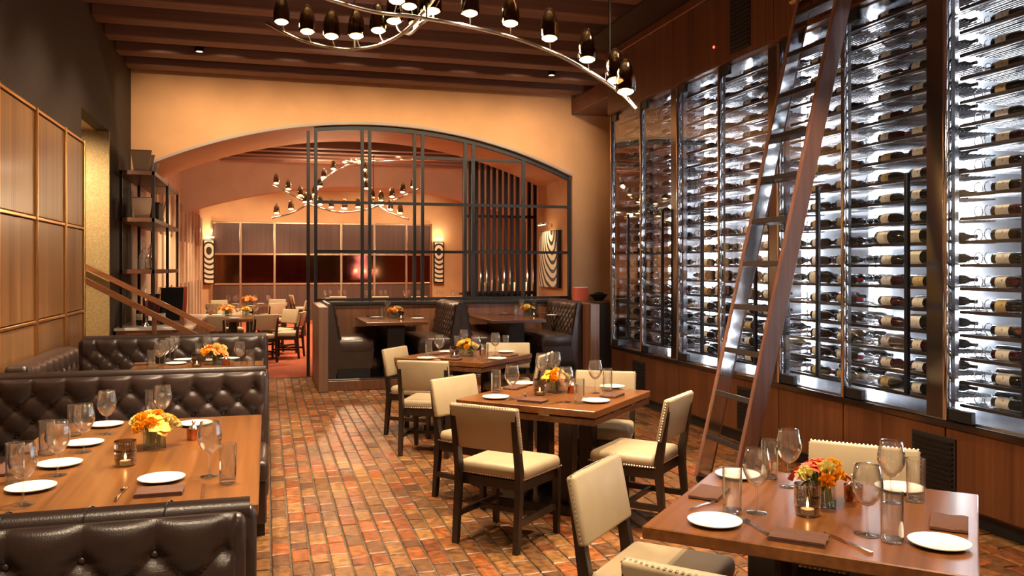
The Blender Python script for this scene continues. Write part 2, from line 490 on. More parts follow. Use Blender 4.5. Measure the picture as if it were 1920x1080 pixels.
# --- brick paving: courses run away from the camera, each brick its own piece near the camera
BW, BL, GAP = .108, .218, .011
def brick_verts(w, l, rnd):
    x, y = w / 2 - GAP / 2, l / 2 - GAP / 2
    i = .006
    j = lambda: rnd.uniform(-.005, .005)
    t = [(-x + i + j(), -y + i + j()), (x - i + j(), -y + i + j()), (x - i + j(), y - i + j()), (-x + i + j(), y - i + j())]
    vs = [(-x, -y, -.022), (x, -y, -.022), (x, y, -.022), (-x, y, -.022)]
    vs += [(-x, -y, -.007), (x, -y, -.007), (x, y, -.007), (-x, y, -.007)]
    vs += [(a, b, rnd.uniform(-.005, 0)) for a, b in t]
    fs = [(0, 1, 5, 4), (1, 2, 6, 5), (2, 3, 7, 6), (3, 0, 4, 7), (4, 5, 9, 8), (5, 6, 10, 9), (6, 7, 11, 10), (7, 4, 8, 11), (8, 9, 10, 11)]
    return vs, fs
rb = random.Random(3)
bricks = []
xi = -.30
ci = 0
while xi < 7.0:
    y = 1.0 + rb.uniform(0, BL)
    while y < 13.1:
        l = BL * rb.choice((1, 1, 1, 1, .55, .92))
        if y + l < 13.12: bricks.append((xi + BW / 2, y + l / 2, l))
        y += l
    xi += BW; ci += 1
def brick_score(b):
    px, py, D = project((b[0], b[1], 0))
    if D < .5 or not (475 < px < 1925) or not (700 < py < 1085): return 0
    # leave out what tables, chairs and the ladder hide
    if 1.0 < b[0] < 3.0 and 1.6 < b[1] < 3.6: return 0
    if 1.05 < b[0] < 2.6 and 4.9 < b[1] < 6.3: return .2 / D
    if 1.05 < b[0] < 2.6 and 7.4 < b[1] < 9.2: return .1 / D
    if b[0] > WX: return 0
    return 1.0 / D
order = sorted(bricks, key=lambda b: -brick_score(b))
single = order[:290]; rest = order[290:]
bmeshes = []
for k in range(10):
    vs, fs = brick_verts(BW, BL, rb); bmeshes.append(MB().add(vs, fs).mesh('brick'))
    bmeshes[-1].materials.append(MATS['brick'])
for (x, y, l) in single:
    o = obj('brick', rb.choice(bmeshes), None, floor, (x, y, 0))
    o.scale = (1, l / BL, 1)
field = MB()
for (x, y, l) in rest:
    vs, fs = brick_verts(BW, l, rb); field.add(vs, fs, Matrix.Translation((x, y, 0)))
fo = field.build('brick_paving', 'brick', floor); fo['kind'] = 'stuff'

# --- ceiling with crossing beams
ceiling = struct(MB().box(LW - .2, 8.2, -4.1, BY, CZ, CZ + .1).build('ceiling', 'ceiling_wood'))
beam_y = [12.66 - .765 * k for k in range(22)]
for by in beam_y:
    MB().rbox(LW, WX + .5 if by < 10.3 else 7.0, by - .14, by + .14, 4.43, CZ, .012, 1).build('beam', 'beam_wood', ceiling)
# flat soffit strip above the wine wall and the dropped beam past its end
struct(MB().box(3.75, WX + .6, -4.0, 9.9, 4.40, 4.432).build('trim_soffit', 'ceiling_wood'))
struct(MB().rbox(4.82, 5.75, 10.3, BY, 4.17, 4.43, .01, 1).build('trim_beam', 'beam_wood'))

# --- left wall: plaster wall with stair opening, veneer panels, brass trims
wall_left = struct(MB().box(LW - .15, LW, -4.1, 9.72, 0, CZ).box(LW - .15, LW, 9.72, 11.4, 3.33, CZ).build('wall_left', 'brown_wall'))
struct(MB().box(LW - .15, LW, 11.4, BY, 0, CZ).build('wall_left_pier', 'olive_wall'))
py_edges = [9.70, 8.85, 7.80, 6.75, 5.70, 4.65, 3.60, 2.55, 1.50, .45, -.6]
zr = [0.10, 1.20, 2.06, 2.96]
for a, b in zip(py_edges[1:], py_edges):
    for z0, z1 in zip(zr, zr[1:]):
        MB().rbox(LW, LW + .022, a + .03, b - .03, z0 + .02, z1 - .02, .004, 1).build('panel', 'panel_wood', wall_left)
for e in py_edges:
    MB().rbox(LW, LW + .045, e - .022, e + .022, .02, 2.98, .008, 2).build('trim_upright', 'brass', wall_left)
for z in zr[1:]:
    for a, b in zip(py_edges[1:], py_edges):
        MB().rbox(LW, LW + .036, a + .028, b - .028, z - .013, z + .013, .005, 2).build('trim_rail', 'brass', wall_left)

# stairwell behind the opening
struct(MB().box(-4.2, LW - .001, 11.36, 11.4, -.1, 3.33).build('wall_stair', 'gold_wall'))
struct(MB().box(-4.2, LW - .15, 9.62, 9.72, -.1, 3.5).build('wall_stair_near', 'brown_wall'))
struct(MB().box(-4.3, -4.2, 9.6, 11.5, -.1, 3.5).build('wall_stair_end', 'gold_wall'))
struct(MB().box(-4.2, LW - .15, 9.72, 11.4, 3.33, 3.43).build('ceiling_stair', 'gold_wall'))
spot((-2.6, 10.2, 3.25), (-2.4, 11.3, 1.6), 200, 120, .8)  # unseen lamp added to make the gold wall sparkle
stairs = thing('staircase', 'short wooden flight of steps rising through the left wall opening', 'stairs', (-1.2, 10.55, 0))
for k in range(8):
    MB().rbox(-.33 * (k + 1) + .06, -.33 * k + .06, -.80, .80, .155 * k, .155 * (k + 1), .006, 1).build('step', 'rail_wood', stairs)

# handrails at both sides of the steps
def handrail(name, label, a, b, posts):
    p0 = onY(a[0], a[1], a[2]); p1 = onY(b[0], b[1], b[2])
    r = thing(name, label, 'handrail', (p1.x, p1.y, 0))
    M = Matrix.Translation((-p1.x, -p1.y, 0))
    d = (p1 - p0).normalized(); n = Vector((-d.z, 0, d.x))
    m = MB()
    w2, t2 = .028, .03
    q = []
    for p in (p0, p1):
        for s1, s2 in ((-1, -1), (1, -1), (1, 1), (-1, 1)):
            q.append(p + Vector((0, s1 * w2, 0)) + n * (s2 * t2))
    m.add(q, [(0, 1, 2, 3), (4, 5, 6, 7), (0, 1, 5, 4), (1, 2, 6, 5), (2, 3, 7, 6), (3, 0, 4, 7)], M)
    m.build('rail', 'rail_wood', r)
    for t in posts:
        p = p0.lerp(p1, t)
        zt = 0
        if p.x < -1.2: zt = .155 * (int((-1.14 - p.x) / .33) + 1)
        MB().rbox(p.x - .022, p.x + .022, p.y - .022, p.y + .022, zt, p.z - .02, .004, 1, M=M).build('post', 'half_wall_wood', r)
    return r
handrail('handrail', 'upper orange-brown wooden stair handrail ending lowest at the right', (150, 494, 11.25), (402, 618, 11.25), (.75, .95))
handrail('handrail', 'lower wooden stair handrail nearer the tufted booths', (150, 521, 9.85), (372, 632, 9.85), (.62, .97))

# --- arched wall
def arch_z(x, cx=1.64, peak=3.85, R=7.67): return peak - (R - math.sqrt(R * R - (x - cx) ** 2))
AX1 = 4.84
pts = [(8.2, 0), (8.2, CZ), (LW - .15, CZ), (LW - .15, arch_z(LW))]
xs = [LW + (AX1 - LW) * k / 40 for k in range(41)]
pts += [(x, arch_z(x)) for x in xs] + [(AX1, 0)]
bead = [(x, arch_z(x) + .005) for x in xs] + [(x, arch_z(x) + .045) for x in reversed(xs)]
struct(MB().prism(bead, 'y', BY - .012, BY + .02).build('trim_arch', 'arch_grey'))
wall_back = struct(MB().prism(pts, 'y', BY, BY + AT).build('wall_back', 'orange_plaster'))
# --- right side: behind the wine wall, rear wall, far end
struct(MB().box(WX + .72, WX + .85, 2.0, 10.1, 0, CZ).build('wall_right', 'brown_wall'))
struct(MB().box(WX, WX + .85, -4.1, 2.0, 0, CZ).build('wall_right_near', 'wine_wood'))
struct(MB().box(8.1, 8.2, 10.1, BY, 0, CZ).build('wall_right_far', 'orange_plaster'))
struct(MB().box(WX + .85, 8.2, 10.0, 10.1, 0, CZ).build('wall_return', 'orange_plaster'))
struct(MB().box(LW - .15, WX + .9, -4.2, -4.1, 0, CZ).build('wall_rear', 'orange_plaster'))

# --- back room shell
struct(MB().box(LW - .15, LW, BY, FY, 0, CZ).build('wall_left_back_room', 'pink_plaster'))
struct(MB().box(LW - .15, 9.2, BY + AT, FY + .1, 4.05, 4.15).build('ceiling_back_room', 'pink_plaster'))
wall_far = struct(MB().box(LW - .15, 9.2, FY, FY + .1, 0, 4.1).build('wall_far', 'deep_orange'))
struct(MB().box(9.1, 9.2, BY + AT, FY, 0, 4.1).build('wall_right_back_room', 'orange_plaster'))
# second shallow arch across the back room
ax0, ax1 = LW, 6.4
def arch2(x): return 3.58 - .75 * ((x - 2.2) / 4.2) ** 2
p2 = [(9.1, 0), (9.1, 4.05), (ax0, 4.05), (ax0, arch2(ax0))] + [(ax0 + (ax1 - ax0) * k / 30, arch2(ax0 + (ax1 - ax0) * k / 30)) for k in range(31)] + [(ax1, 0)]
struct(MB().prism(p2, 'y', 20.3, 20.7).build('wall_inner_arch', 'pink_plaster'))
for k in range(5):
    struct(MB().rbox(-.9, 5.6, 15.4 + .55 * k, 15.6 + .55 * k, 3.78, 4.05, .01, 1).build('trim_coffer_beam', 'beam_wood'))

# far wall panelling: three rows, middle row of dark mirror
gx = [onY(px, 502, FY - .05).x for px in (397, 451, 515, 577, 640, 702, 762, 808)]
gz = [0.02, 1.13, 2.05, 3.02]
gz = [0.02] + [CAMH + (HOR - y) / F * 26.3 for y in (532, 477, 419)]
for i in range(len(gx) - 1):
    for j in range(3):
        mat = 'mirror_dark' if (j == 1 and i in (1, 4, 2)) else 'mirror_brown' if j == 1 else 'back_panel_wood'
        MB().box(gx[i] + .03, gx[i + 1] - .03, FY - .05, FY, gz[j] + .03, gz[j + 1] - .03).build('mirror_pane' if j == 1 else 'panel', mat, wall_far)
for x in gx:
    MB().rbox(x - .035, x + .035, FY - .08, FY, .0, gz[3] + .05, .01, 1).build('trim_upright', 'pale_brass', wall_far)
for j, z in enumerate(gz[1:]):
    for i in range(len(gx) - 1):
        MB().rbox(gx[i] + .035, gx[i + 1] - .035, FY - .075, FY, z - .03, z + .03, .01, 1).build('trim_rail', 'pale_brass', wall_far)
# left wall of the back room: pale upright panels
wlb = bpy.data.objects['wall_left_back_room']
ys = [15.6 + .95 * k for k in range(12)]
for a, b in zip(ys, ys[1:]):
    for z0, z1 in ((.1, 1.25), (1.3, 2.25), (2.3, 3.08)):
        MB().rbox(LW, LW + .03, a + .05, b - .05, z0, z1, .006, 1).build('panel', 'cream_panel' if z0 == 1.3 else 'panel_wood', wlb)
for y in ys:
    MB().rbox(LW, LW + .07, y - .045, y + .045, 0, 3.12, .01, 1).build('trim_upright', 'cream_panel', wlb)

# --- half wall and booths' end panel
half = thing('half_wall', 'veneered half wall under the black iron screen', 'partition', (2.8, 13.1, 0))
hx0, hx1 = .79, 4.83
for k in range(4):
    a = hx0 + (hx1 - hx0) * k / 4; b = hx0 + (hx1 - hx0) * (k + 1) / 4
    MB().rbox(a - 2.8 + .002, b - 2.8 - .002, -.08, .05, .0, 1.08, .004, 1).build('panel', 'half_wall_wood', half)
MB().rbox(hx0 - 2.8, hx1 - 2.8, -.11, .14, 1.08, 1.13, .006, 1).build('cap', 'grid_iron', half)

# --- black iron screen filling the arch
scr = thing('iron_screen', 'black iron grid screen filling the right part of the arch', 'screen', (2.8, 13.18, 0))
GY = 13.18
def bar(x0, x1, z0, z1, dy=.03):
    MB().box(x0 - 2.8, x1 - 2.8, -dy, dy, z0, z1).build('bar', 'grid_iron', scr)
vx = [onY(px, 502, GY).x for px in (578, 592, 679, 693, 777, 792, 872, 887, 981, 1067)]
for i, x in enumerate(vx):
    z0 = .0 if i < 2 else 1.13
    bar(x - .024, x + .024, z0, arch_z(x) - .05)
for z in (1.16, 1.90, 2.655):
    bar(vx[1], vx[-1], z - .022, z + .022, .022)
bar(vx[4], 4.05, 3.36, 3.40, .022)
m = MB(); n = 26
axs = [vx[1] - .02 + (AX1 - .01 - vx[1]) * k / n for k in range(n + 1)]
poly = [(x - 2.8, arch_z(x) - .004) for x in axs] + [(x - 2.8, arch_z(x) - .075) for x in reversed(axs)]
m.prism(poly, 'y', -.035, .035); m.build('arch_frame', 'grid_iron', scr)

# --- recessed downlights hung between the beams
def fixture(loc):
    t = thing('downlight', 'small recessed ceiling downlight glowing white', 'downlight', loc, 0, 'ceiling downlights')
    MB().lathe([(0, .33), (.055, .33), (.055, 0), (.042, 0), (.042, .012)], 16).build('housing', 'black_iron', t, True)
    MB().lathe([(0, .012), (.042, .012), (.042, .02), (0, .02)], 16).build('lens', 'downlight_lens', t)
    return t
seen_fix = [onZ(370, 85, 4.42), onZ(1050, 131, 4.42)]
for p, lb in zip(seen_fix, ('ceiling downlight glowing white between beams at the upper left', 'ceiling downlight glowing white above the arch, beside the chandelier arm')):
    gy = min((12.28 - .765 * k for k in range(22)), key=lambda g: abs(g - p.y))
    t = fixture((p.x, gy, 4.42)); t['label'] = lb; del t['group']

# ================================================================== WINE WALL
wine = thing('wine_cabinet', 'tall backlit wine cabinet with chrome framed glass doors and walnut base', 'cabinet', (WX, 6.2, 0))
WM = Matrix.Translation((-WX, -6.2, 0))
def wp(m): # world coordinates -> cabinet coordinates
    m.v = [tuple(WM @ Vector(p)) for p in m.v]; return m
Y0, Y1 = 2.05, 10.07
edges = [10.07, 9.18, 8.25, 7.38, 6.376, 5.525, 4.505, 3.60, 2.60]
ZB, ZT = .62, 3.61
wp(MB().box(WX + .06, WX + .68, Y0, Y1, 0, .10)).build('toe_kick', 'black_plastic', wine)
wp(MB().box(WX + .02, WX + .68, Y0, Y1, .10, ZB)).build('base', 'wine_wood', wine)
for a, b in zip(edges[1:], edges):
    wp(MB().rbox(WX - .012, WX + .02, a + .006, b - .006, .12, ZB - .012, .004, 1)).build('base_panel', 'wine_wood', wine)
wp(MB().rbox(WX - .03, WX + .68, Y0, Y1, ZB - .01, ZB + .035, .006, 1)).build('sill', 'dark_chrome', wine)
for yc, wd in ((9.22, .34), (6.88, .30), (4.60, .38), (2.30, .38)):
    v = wp(MB().box(WX - .022, WX - .010, yc - wd / 2, yc + wd / 2, .14, .545)).build('vent', 'vent_black', wine)
    for k in range(11):
        z = .165 + .034 * k
        wp(MB().box(WX - .034, WX - .022, yc - wd / 2 + .02, yc + wd / 2 - .02, z, z + .014)).build('slat', 'black_iron', v)
# header
wp(MB().box(WX - .05, WX + .68, Y0, Y1, ZT, 4.40)).build('header', 'wine_wood', wine)
for a, b in zip(edges[2::2] + [2.06], edges[::2]):
    wp(MB().rbox(WX - .065, WX - .05, a + .005, b - .005, ZT + .01, 4.30, .004, 1)).build('header_panel', 'wine_wood', wine)
wp(MB().rbox(WX - .10, WX - .05, Y0, Y1, 4.30, 4.40, .01, 1)).build('cornice', 'wine_wood', wine)
for yc in (6.90, 4.60):
    v = wp(MB().box(WX - .075, WX - .065, yc - .17, yc + .17, 3.66, 4.25)).build('grille', 'vent_black', wine)
    for k in range(14):
        z = 3.69 + .04 * k
        wp(MB().box(WX - .085, WX - .075, yc - .15, yc + .15, z, z + .014)).build('slat', 'black_iron', v)
wp(MB().lathe([(0, .012), (.01, .008), (.014, 0)], 10, Matrix.Translation((WX - .065, 7.38, 3.81)) @ Matrix.Rotation(-PI / 2, 4, 'Y'))).build('indicator_light', 'red_indicator', wine)
# inner box
wp(MB().box(WX + .64, WX + .68, Y0, Y1, ZB + .035, ZT)).build('back_panel', 'brushed_back', wine)
wp(MB().box(WX + .03, WX + .64, Y0, Y1, ZB + .035, ZB + .045)).build('cellar_floor', 'steel', wine)
wp(MB().box(WX + .03, WX + .64, Y0, Y1, ZT - .015, ZT)).build('cellar_top', 'steel', wine)
wp(MB().box(WX + .10, WX + .68, Y1 - .03, Y1, ZB + .03, ZT)).build('end_panel', 'pane_glass', wine)
# posts
for i, e in enumerate(edges):
    wp(MB().rbox(WX - .02, WX + .03, e - .018, e + .018, ZB + .03, ZT, .008, 2)).build('post', 'chrome', wine, True)
    if i in (2, 4, 6, 8):
        wp(MB().rbox(WX - .004, WX + .12, e + .018, e + .175, ZB + .03, ZT, .004, 1)).build('wide_post', 'dark_chrome', wine)
    wp(MB().box(WX + .03, WX + .055, e - .012, e + .012, ZB + .03, ZT)).build('post_seal', 'black_plastic', wine)
# doors
for i, (a, b) in enumerate(zip(edges[1:], edges)):
    a2 = a + .018; b2 = b - .018
    if i in (1, 3, 5, 7): a2 = a + .175
    d = wp(MB().box(WX + .004, WX + .014, a2, b2, ZB + .05, ZT - .02)).build('glass_door', 'pane_glass', wine)
    hy = b - .72 * (b - a)
    h = wp(MB().rbox(WX - .075, WX - .045, hy - .017, hy + .017, .78, 2.30, .006, 2)).build('door_handle', 'handle_black', d)
    for z in (.95, 2.12):
        wp(MB().tube([(WX - .05, hy, z), (WX + .004, hy, z)], .010, 8)).build('handle_standoff', 'chrome', d)
    wp(MB().rbox(WX - .012, WX + .03, b2 - .19, b2 - .005, ZB + .04, ZB + .115, .004, 1)).build('pivot_block', 'black_plastic', d)
    wp(MB().rbox(WX - .012, WX + .03, b2 - .15, b2 - .005, ZT - .09, ZT, .004, 1)).build('pivot_block', 'black_plastic', d)
# vertical led tubes behind the shelves
for a, b in zip(edges[1:], edges):
    yc = (a + b) / 2
    wp(MB().tube([(WX + .60, yc, ZB + .06), (WX + .60, yc, ZT - .03)], .022, 10)).build('led_tube', 'led_white', wine)
# shelves: brown front rail, thin chrome rods, ring holders
bays = [(8.43, 10.04), (6.56, 8.22), (4.69, 6.34), (2.78, 4.48)]
rows = [.765 + .152 * k for k in range(19)]
rail_me = {}
for a, b in bays:
    yc = (a + b) / 2
    L = b - a
    mr = MB().rbox(-.012, .014, -L / 2, L / 2, -.024, -.002, .003, 1).mesh('shelf'); mr.materials.append(MATS['rail_metal'])
    rods = []
    for dx in (.045, .075, .125, .155, .20, .235, .27, .305, .34, .38, .42, .46, .50):
        q = MB().tube([(dx, -L / 2, -.006), (dx, L / 2, -.006)], .0055, 6).mesh('rod', True); q.materials.append(MATS['dark_chrome']); rods.append(q)
    ring = MB().tube([(.10 + .036 * math.cos(2 * PI * k / 14), 0, .036 + .036 * math.sin(2 * PI * k / 14)) for k in range(15)], .0032, 5, False).mesh('bottle_ring', True)
    ring.materials.append(MATS['chrome'])
    for z in rows:
        sh = obj('shelf', mr, None, wine, (.09, yc - 6.2, z))
        for q in rods: obj('rod', q, None, sh)
        for dy in (.045, .125):
            obj('bottle_ring', ring, None, sh, (0, L / 2 - dy, 0))
            obj('bottle_ring', ring, None, sh, (0, -dy, 0))

# --- bottles: axis along the wall, necks toward the camera
def bottle_meshes():
    R = Matrix.Rotation(PI / 2, 4, 'X')      # lathe axis z -> -y (neck toward -y)
    def mk(prof, n=12): return MB().lathe(prof, n, R)
    b1 = mk([(0, -.145), (.034, -.145), (.038, -.138), (.038, .035), (.034, .060), (.020, .085), (.0145, .105), (.0145, .150), (0, .150)])
    b2 = mk([(0, -.145), (.036, -.145), (.041, -.138), (.041, .000), (.037, .040), (.024, .085), (.0150, .115), (.0150, .150), (0, .150)])
    b3 = mk([(0, -.170), (.048, -.170), (.053, -.160), (.053, .045), (.046, .078), (.026, .110), (.018, .130), (.018, .185), (0, .185)])
    out = []
    for b, r, l0, l1, n0, n1, nr in ((b1, .0386, -.105, -.005, .098, .1505, .0155), (b2, .0416, -.105, -.025, .108, .1505, .016), (b3, .0538, -.130, -.02, .125, .1855, .0192)):
        me = b.mesh('wine_bottle', True, 50)
        lab = MB(); n = 14
        vs = []; fs = []
        for k in range(n + 1):
            t = -.78 * PI + 1.56 * PI * k / n        # centred on -x (facing the room)
            x, z = -r * math.cos(t), r * math.sin(t)
            vs += [(x, -l0, z), (x, -l1, z)]
        for k in range(n): fs.append((2 * k, 2 * k + 1, 2 * k + 3, 2 * k + 2))
        lab.add(vs, fs)
        cap = MB().lathe([(nr, n0), (nr, n1), (0, n1 + .0005)], 10, R)
        out.append((me, lab, cap))
    return out
BM = bottle_meshes()
bvar = []
for bi, (me, lab, cap) in enumerate(BM):
    for gm in ('bottle_glass', 'bottle_glass_red'):
        m2 = me.copy(); m2.materials.append(MATS[gm])
        for lm in ('label_cream', 'label_gold', 'label_white'):
            for cm in ('wine_foil', 'wine_foil_red'):
                bvar.append((bi, gm, lm, cm, m2))
lab_me = {}; cap_me = {}
for bi, (me, lab, cap) in enumerate(BM):
    for lm in ('label_cream', 'label_gold', 'label_white'):
        q = lab.mesh('label', True); q.materials.append(MATS[lm]); lab_me[bi, lm] = q
    for cm in ('wine_foil', 'wine_foil_red'):
        q = cap.mesh('foil_capsule', True); q.materials.append(MATS[cm]); cap_me[bi, cm] = q
rw = random.Random(11)
spots_b = []
for bi_, (a, b) in enumerate(bays):
    L = b - a; yc_ = (a + b) / 2 - .05
    for ri, z in enumerate(rows):
        pos = 0
        for hf, hn in ((b, (a + b) / 2), ((a + b) / 2, a)):      # the two door halves of a bay
            y = hf - .312 - rw.uniform(0, .008)
            while y > hn + .152:
                spots_b.append((bi_, ri, pos, y, z)); pos += 1
                y -= .318
def bscore(s):
    px, py, D = project((WX + .2, s[3], s[4]))
    return 1 / D if -10 < px < 1930 and -10 < py < 1090 else 0
spots_b.sort(key=lambda s: -bscore(s))
vis = [s for s in spots_b if bscore(s) > 0]
ORD = ['first', 'second', 'third', 'fourth', 'fifth', 'sixth', 'seventh', 'eighth', 'ninth', 'tenth', 'eleventh', 'twelfth', 'thirteenth', 'fourteenth', 'fifteenth', 'sixteenth', 'seventeenth', 'eighteenth', 'nineteenth']
BAYN = ['farthest bay', 'second bay', 'ladder bay', 'nearest bay']
LABN = {'label_cream': 'cream', 'label_gold': 'gold', 'label_white': 'white'}
CUT = 290
stuffm = {'bottle_glass': MB(), 'label_cream': MB()}
for k, (bay, ri, pos, y, z) in enumerate(vis):
    bi = rw.choice((0, 0, 0, 0, 1, 1, 2)) if ri < 11 else rw.choice((0, 0, 1))
    gm = rw.choice(('bottle_glass',) * 4 + ('bottle_glass_red',)); lm = rw.choice(('label_cream',) * 4 + ('label_gold', 'label_white')); cm = rw.choice(('wine_foil',) * 3 + ('wine_foil_red',))
    r = (.038, .041, .053)[bi]
    zc = z + math.sqrt((r + .0055) ** 2 - .025 ** 2) - .006
    xc = WX + .09 + .10
    if k < CUT:
        t = thing('wine_bottle', f'{"large " if bi == 2 else ""}bottle, {LABN[lm]} label, {ORD[pos]} from left, {ORD[ri]} shelf up, {BAYN[bay]}', 'wine bottle', (xc, y, zc), 0, 'wine bottles lying in the cabinet')
        t.rotation_euler = (0, rw.uniform(-.35, .35), 0)
        m2 = [v for v in bvar if v[0] == bi and v[1] == gm][0][4]
        obj('bottle_body', m2, None, t); obj('label', lab_me[bi, lm], None, t); obj('foil_capsule', cap_me[bi, cm], None, t)
    else:
        M = Matrix.Translation((xc, y, zc))
        for mm in ('bottle_glass', 'label_cream'):
            src = BM[bi][0] if mm == 'bottle_glass' else BM[bi][1]
            if mm == 'bottle_glass':
                stuffm[mm].add([tuple(v.co) for v in src.vertices], [tuple(p.vertices) for p in src.polygons], M)
            else: stuffm[mm].add(src.v, src.f, M)
# second row deeper in: dark bottles in the gaps (uncounted mass)
for (bay, ri, pos, y, z) in vis:
    src = BM[0][0]
    for dx, dy in ((.29, .15), (.40, .02)):
        if rw.random() < .8:
            stuffm['bottle_glass'].add([tuple(v.co) for v in src.vertices], [tuple(p.vertices) for p in src.polygons], Matrix.Translation((WX + .09 + dx, y + dy, z + .040)))
so = stuffm['bottle_glass'].build('wine_bottle_stock', 'bottle_glass', None, True, 50)
tag(so, 'dark bottles lying deeper and farther along the wine cabinet shelves', 'wine bottles', kind='stuff')
if stuffm['label_cream'].v: stuffm['label_cream'].build('label', 'label_cream', so, True)['kind'] = 'stuff'

# --- library ladder leaning on the wine wall
lad = thing('library_ladder', 'tall wooden rolling ladder with chrome faced rails leaning on the wine wall', 'ladder', (3.18, 5.5, 0))
b0 = Vector((3.18, 0, .06)); t0 = Vector((4.10, 0, 3.86)); dl = (t0 - b0); ll = dl.length; dl.normalize()
RL = Matrix.Translation((0, 0, .06)) @ Matrix.Rotation(math.atan2(t0.x - b0.x, t0.z - b0.z), 4, 'Y')
for yy, face in ((-.26, 0), (.25, 1)):
    st = MB().rbox(-.065, .065, yy - .02, yy + .02, 0, ll, .006, 1, M=RL).build('stile', 'ladder_wood', lad)
    pl = MB().box(-.055, .045, yy - .0235 if face else yy + .02, yy - .02 if face else yy + .0235, .02, ll - .02, RL).build('chrome_plate', 'chrome', st)
    wh = MB().lathe([(0, -.018), (.045, -.018), (.052, -.012), (.052, .012), (.045, .018), (0, .018)], 18, Matrix.Translation((0, yy, .052)) @ Matrix.Rotation(PI / 2, 4, 'X')).build('wheel', 'black_plastic', st, True)
for k in range(11):
    z = .32 + .335 * k
    rg = MB().rbox(-.05, .05, -.238, .228, z - .012, z + .012, .004, 1, M=RL).build('rung', 'dark_chrome', lad)
    MB().rbox(-.062, -.046, -.236, .226, z - .026, z + .014, .003, 1, M=RL).build('rung_edge', 'rail_metal', rg)
MB().tube([(t0.x - 3.18 - .02, -.36, 3.80), (t0.x - 3.18 - .02, .42, 3.80)], .028, 12).build('top_roller', 'pale_brass', lad, True)

# ================================================================== CHAIRS
def nail(m, p, n, r=.0065):
    n = Vector(n).normalized(); p = Vector(p)
    a = n.orthogonal().normalized(); b = n.cross(a)
    vs = [p + a * r, p + b * r, p - a * r, p - b * r, p + n * r * .7]
    m.add(vs, [(0, 1, 4), (1, 2, 4), (2, 3, 4), (3, 0, 4)])
def make_chair(nails=True):
    t = thing('dining_chair', 'tan leather dining chair', 'chair')
    seat = MB().rbox(-.235, .235, -.20, .245, .400, .485, .035, 3)
    # crowned top, slightly narrower at the back
    q = []
    for (x, y, z) in seat.v:
        k = max(0, 1 - (x / .235) ** 2) * max(0, 1 - ((y - .02) / .225) ** 2)
        q.append((x * (1 + .05 * (y + .2) / .44), y, z + (.018 * k if z > .45 else 0)))
    seat.v = q
    seat.build('seat', 'tan_leather', t, True, 60)
    fr = MB()
    fr.box(-.225, .225, -.195, .235, .345, .402)
    fr.build('seat_frame', 'chair_wood', t)
    for s in (-1, 1):
        MB().add([(s * .225 - .021, .195, .40), (s * .225 + .021, .195, .40), (s * .225 + .021, .237, .40), (s * .225 - .021, .237, .40),
                  (s * .222 - .016, .205, 0), (s * .222 + .016, .205, 0), (s * .222 + .016, .237, 0), (s * .222 - .016, .237, 0)],
                 [(0, 1, 2, 3), (7, 6, 5, 4), (0, 1, 5, 4), (1, 2, 6, 5), (2, 3, 7, 6), (3, 0, 4, 7)]).build('leg', 'chair_wood', t)
        MB().prism([(-.270, 0), (-.236, 0), (-.196, .36), (-.196, .47), (-.262, .80), (-.290, .80), (-.243, .45), (-.243, .36)], 'x', s * .212 - .018, s * .212 + .018).build('leg', 'chair_wood', t)
        MB().box(s * .217 - .012, s * .217 + .012, -.235, .212, .150, .185).build('stretcher', 'chair_wood', t)
    MB().box(-.206, .206, -.015, .013, .155, .182).build('stretcher', 'chair_wood', t)
    # upholstered back
    T = Matrix.Translation((0, -.222, .575)) @ Matrix.Rotation(math.radians(11.5), 4, 'X')
    bk = MB().rbox(-.235, .235, -.022, .022, 0, .272, .014, 2)
    bk.v = [tuple(T @ Vector((x, y - .018 * (1 - (x / .235) ** 2) , z))) for x, y, z in bk.v]
    bo = bk.build('backrest', 'tan_leather', t, True, 60)
    if nails:
        nm = MB()
        k = 0
        for s in (-1, 1):
            for i in range(15):
                nail(nm, T @ Vector((s * .2355, 0 - .002, .015 + .0175 * i)), T.to_3x3() @ Vector((s, -.2, 0)))
        for i in range(27):
            x = -.226 + .0174 * i
            nail(nm, T @ Vector((x, -.018 * (1 - (x / .235) ** 2), .2725)), T.to_3x3() @ Vector((0, 0, 1)))
        o = nm.build('nailhead_trim', 'nail_metal', t); o['kind'] = 'stuff'
        nm = MB()
        for i in range(27):
            x = -.232 + .0178 * i
            nail(nm, (x * 1.05, .2455, .418), (0, 1, 0)); nail(nm, (x, -.2005, .418), (0, -1, 0))
        for i in range(25):
            y = -.19 + .0174 * i
            for s in (-1, 1): nail(nm, (s * .2355 * (1 + .05 * (y + .2) / .44), y, .418), (s, 0, 0))
        o = nm.build('nailhead_trim', 'nail_metal', t); o['kind'] = 'stuff'
    return t
chair0 = make_chair(True); chair_used = [False]
chairF = make_chair(False); chairF_used = [False]
def put_chair(loc, face, label, far=False, group='tan leather dining chairs'):
    rz = math.atan2(face[1], face[0]) - PI / 2
    src, fl = (chairF, chairF_used) if far else (chair0, chair_used)
    o = place_copy(src, (loc[0], loc[1], loc[2] if len(loc) > 2 else 0), rz, label, group, first=not fl[0])
    fl[0] = True
    return o
def chair_px(a, b, centre, label):
    """place by the two ends of the backrest's top edge in the photo"""
    p = onZ(a[0], a[1], .845); q = onZ(b[0], b[1], .845)
    mid = (p + q) / 2; d = (q - p).normalized(); n = Vector((-d.y, d.x, 0))
    if n.dot(Vector((centre[0], centre[1], 0)) - mid) < 0: n = -n
    o = mid + n * .285
    return put_chair((o.x, o.y), (n.x, n.y), label)
R1, R2, R3 = (1.985, 2.70), (1.97, 5.65), (1.95, 8.45)
chair_px((1066, 891), (1152, 849), R1, 'tan nailhead chair left of the foreground right table, half its seat shaded')
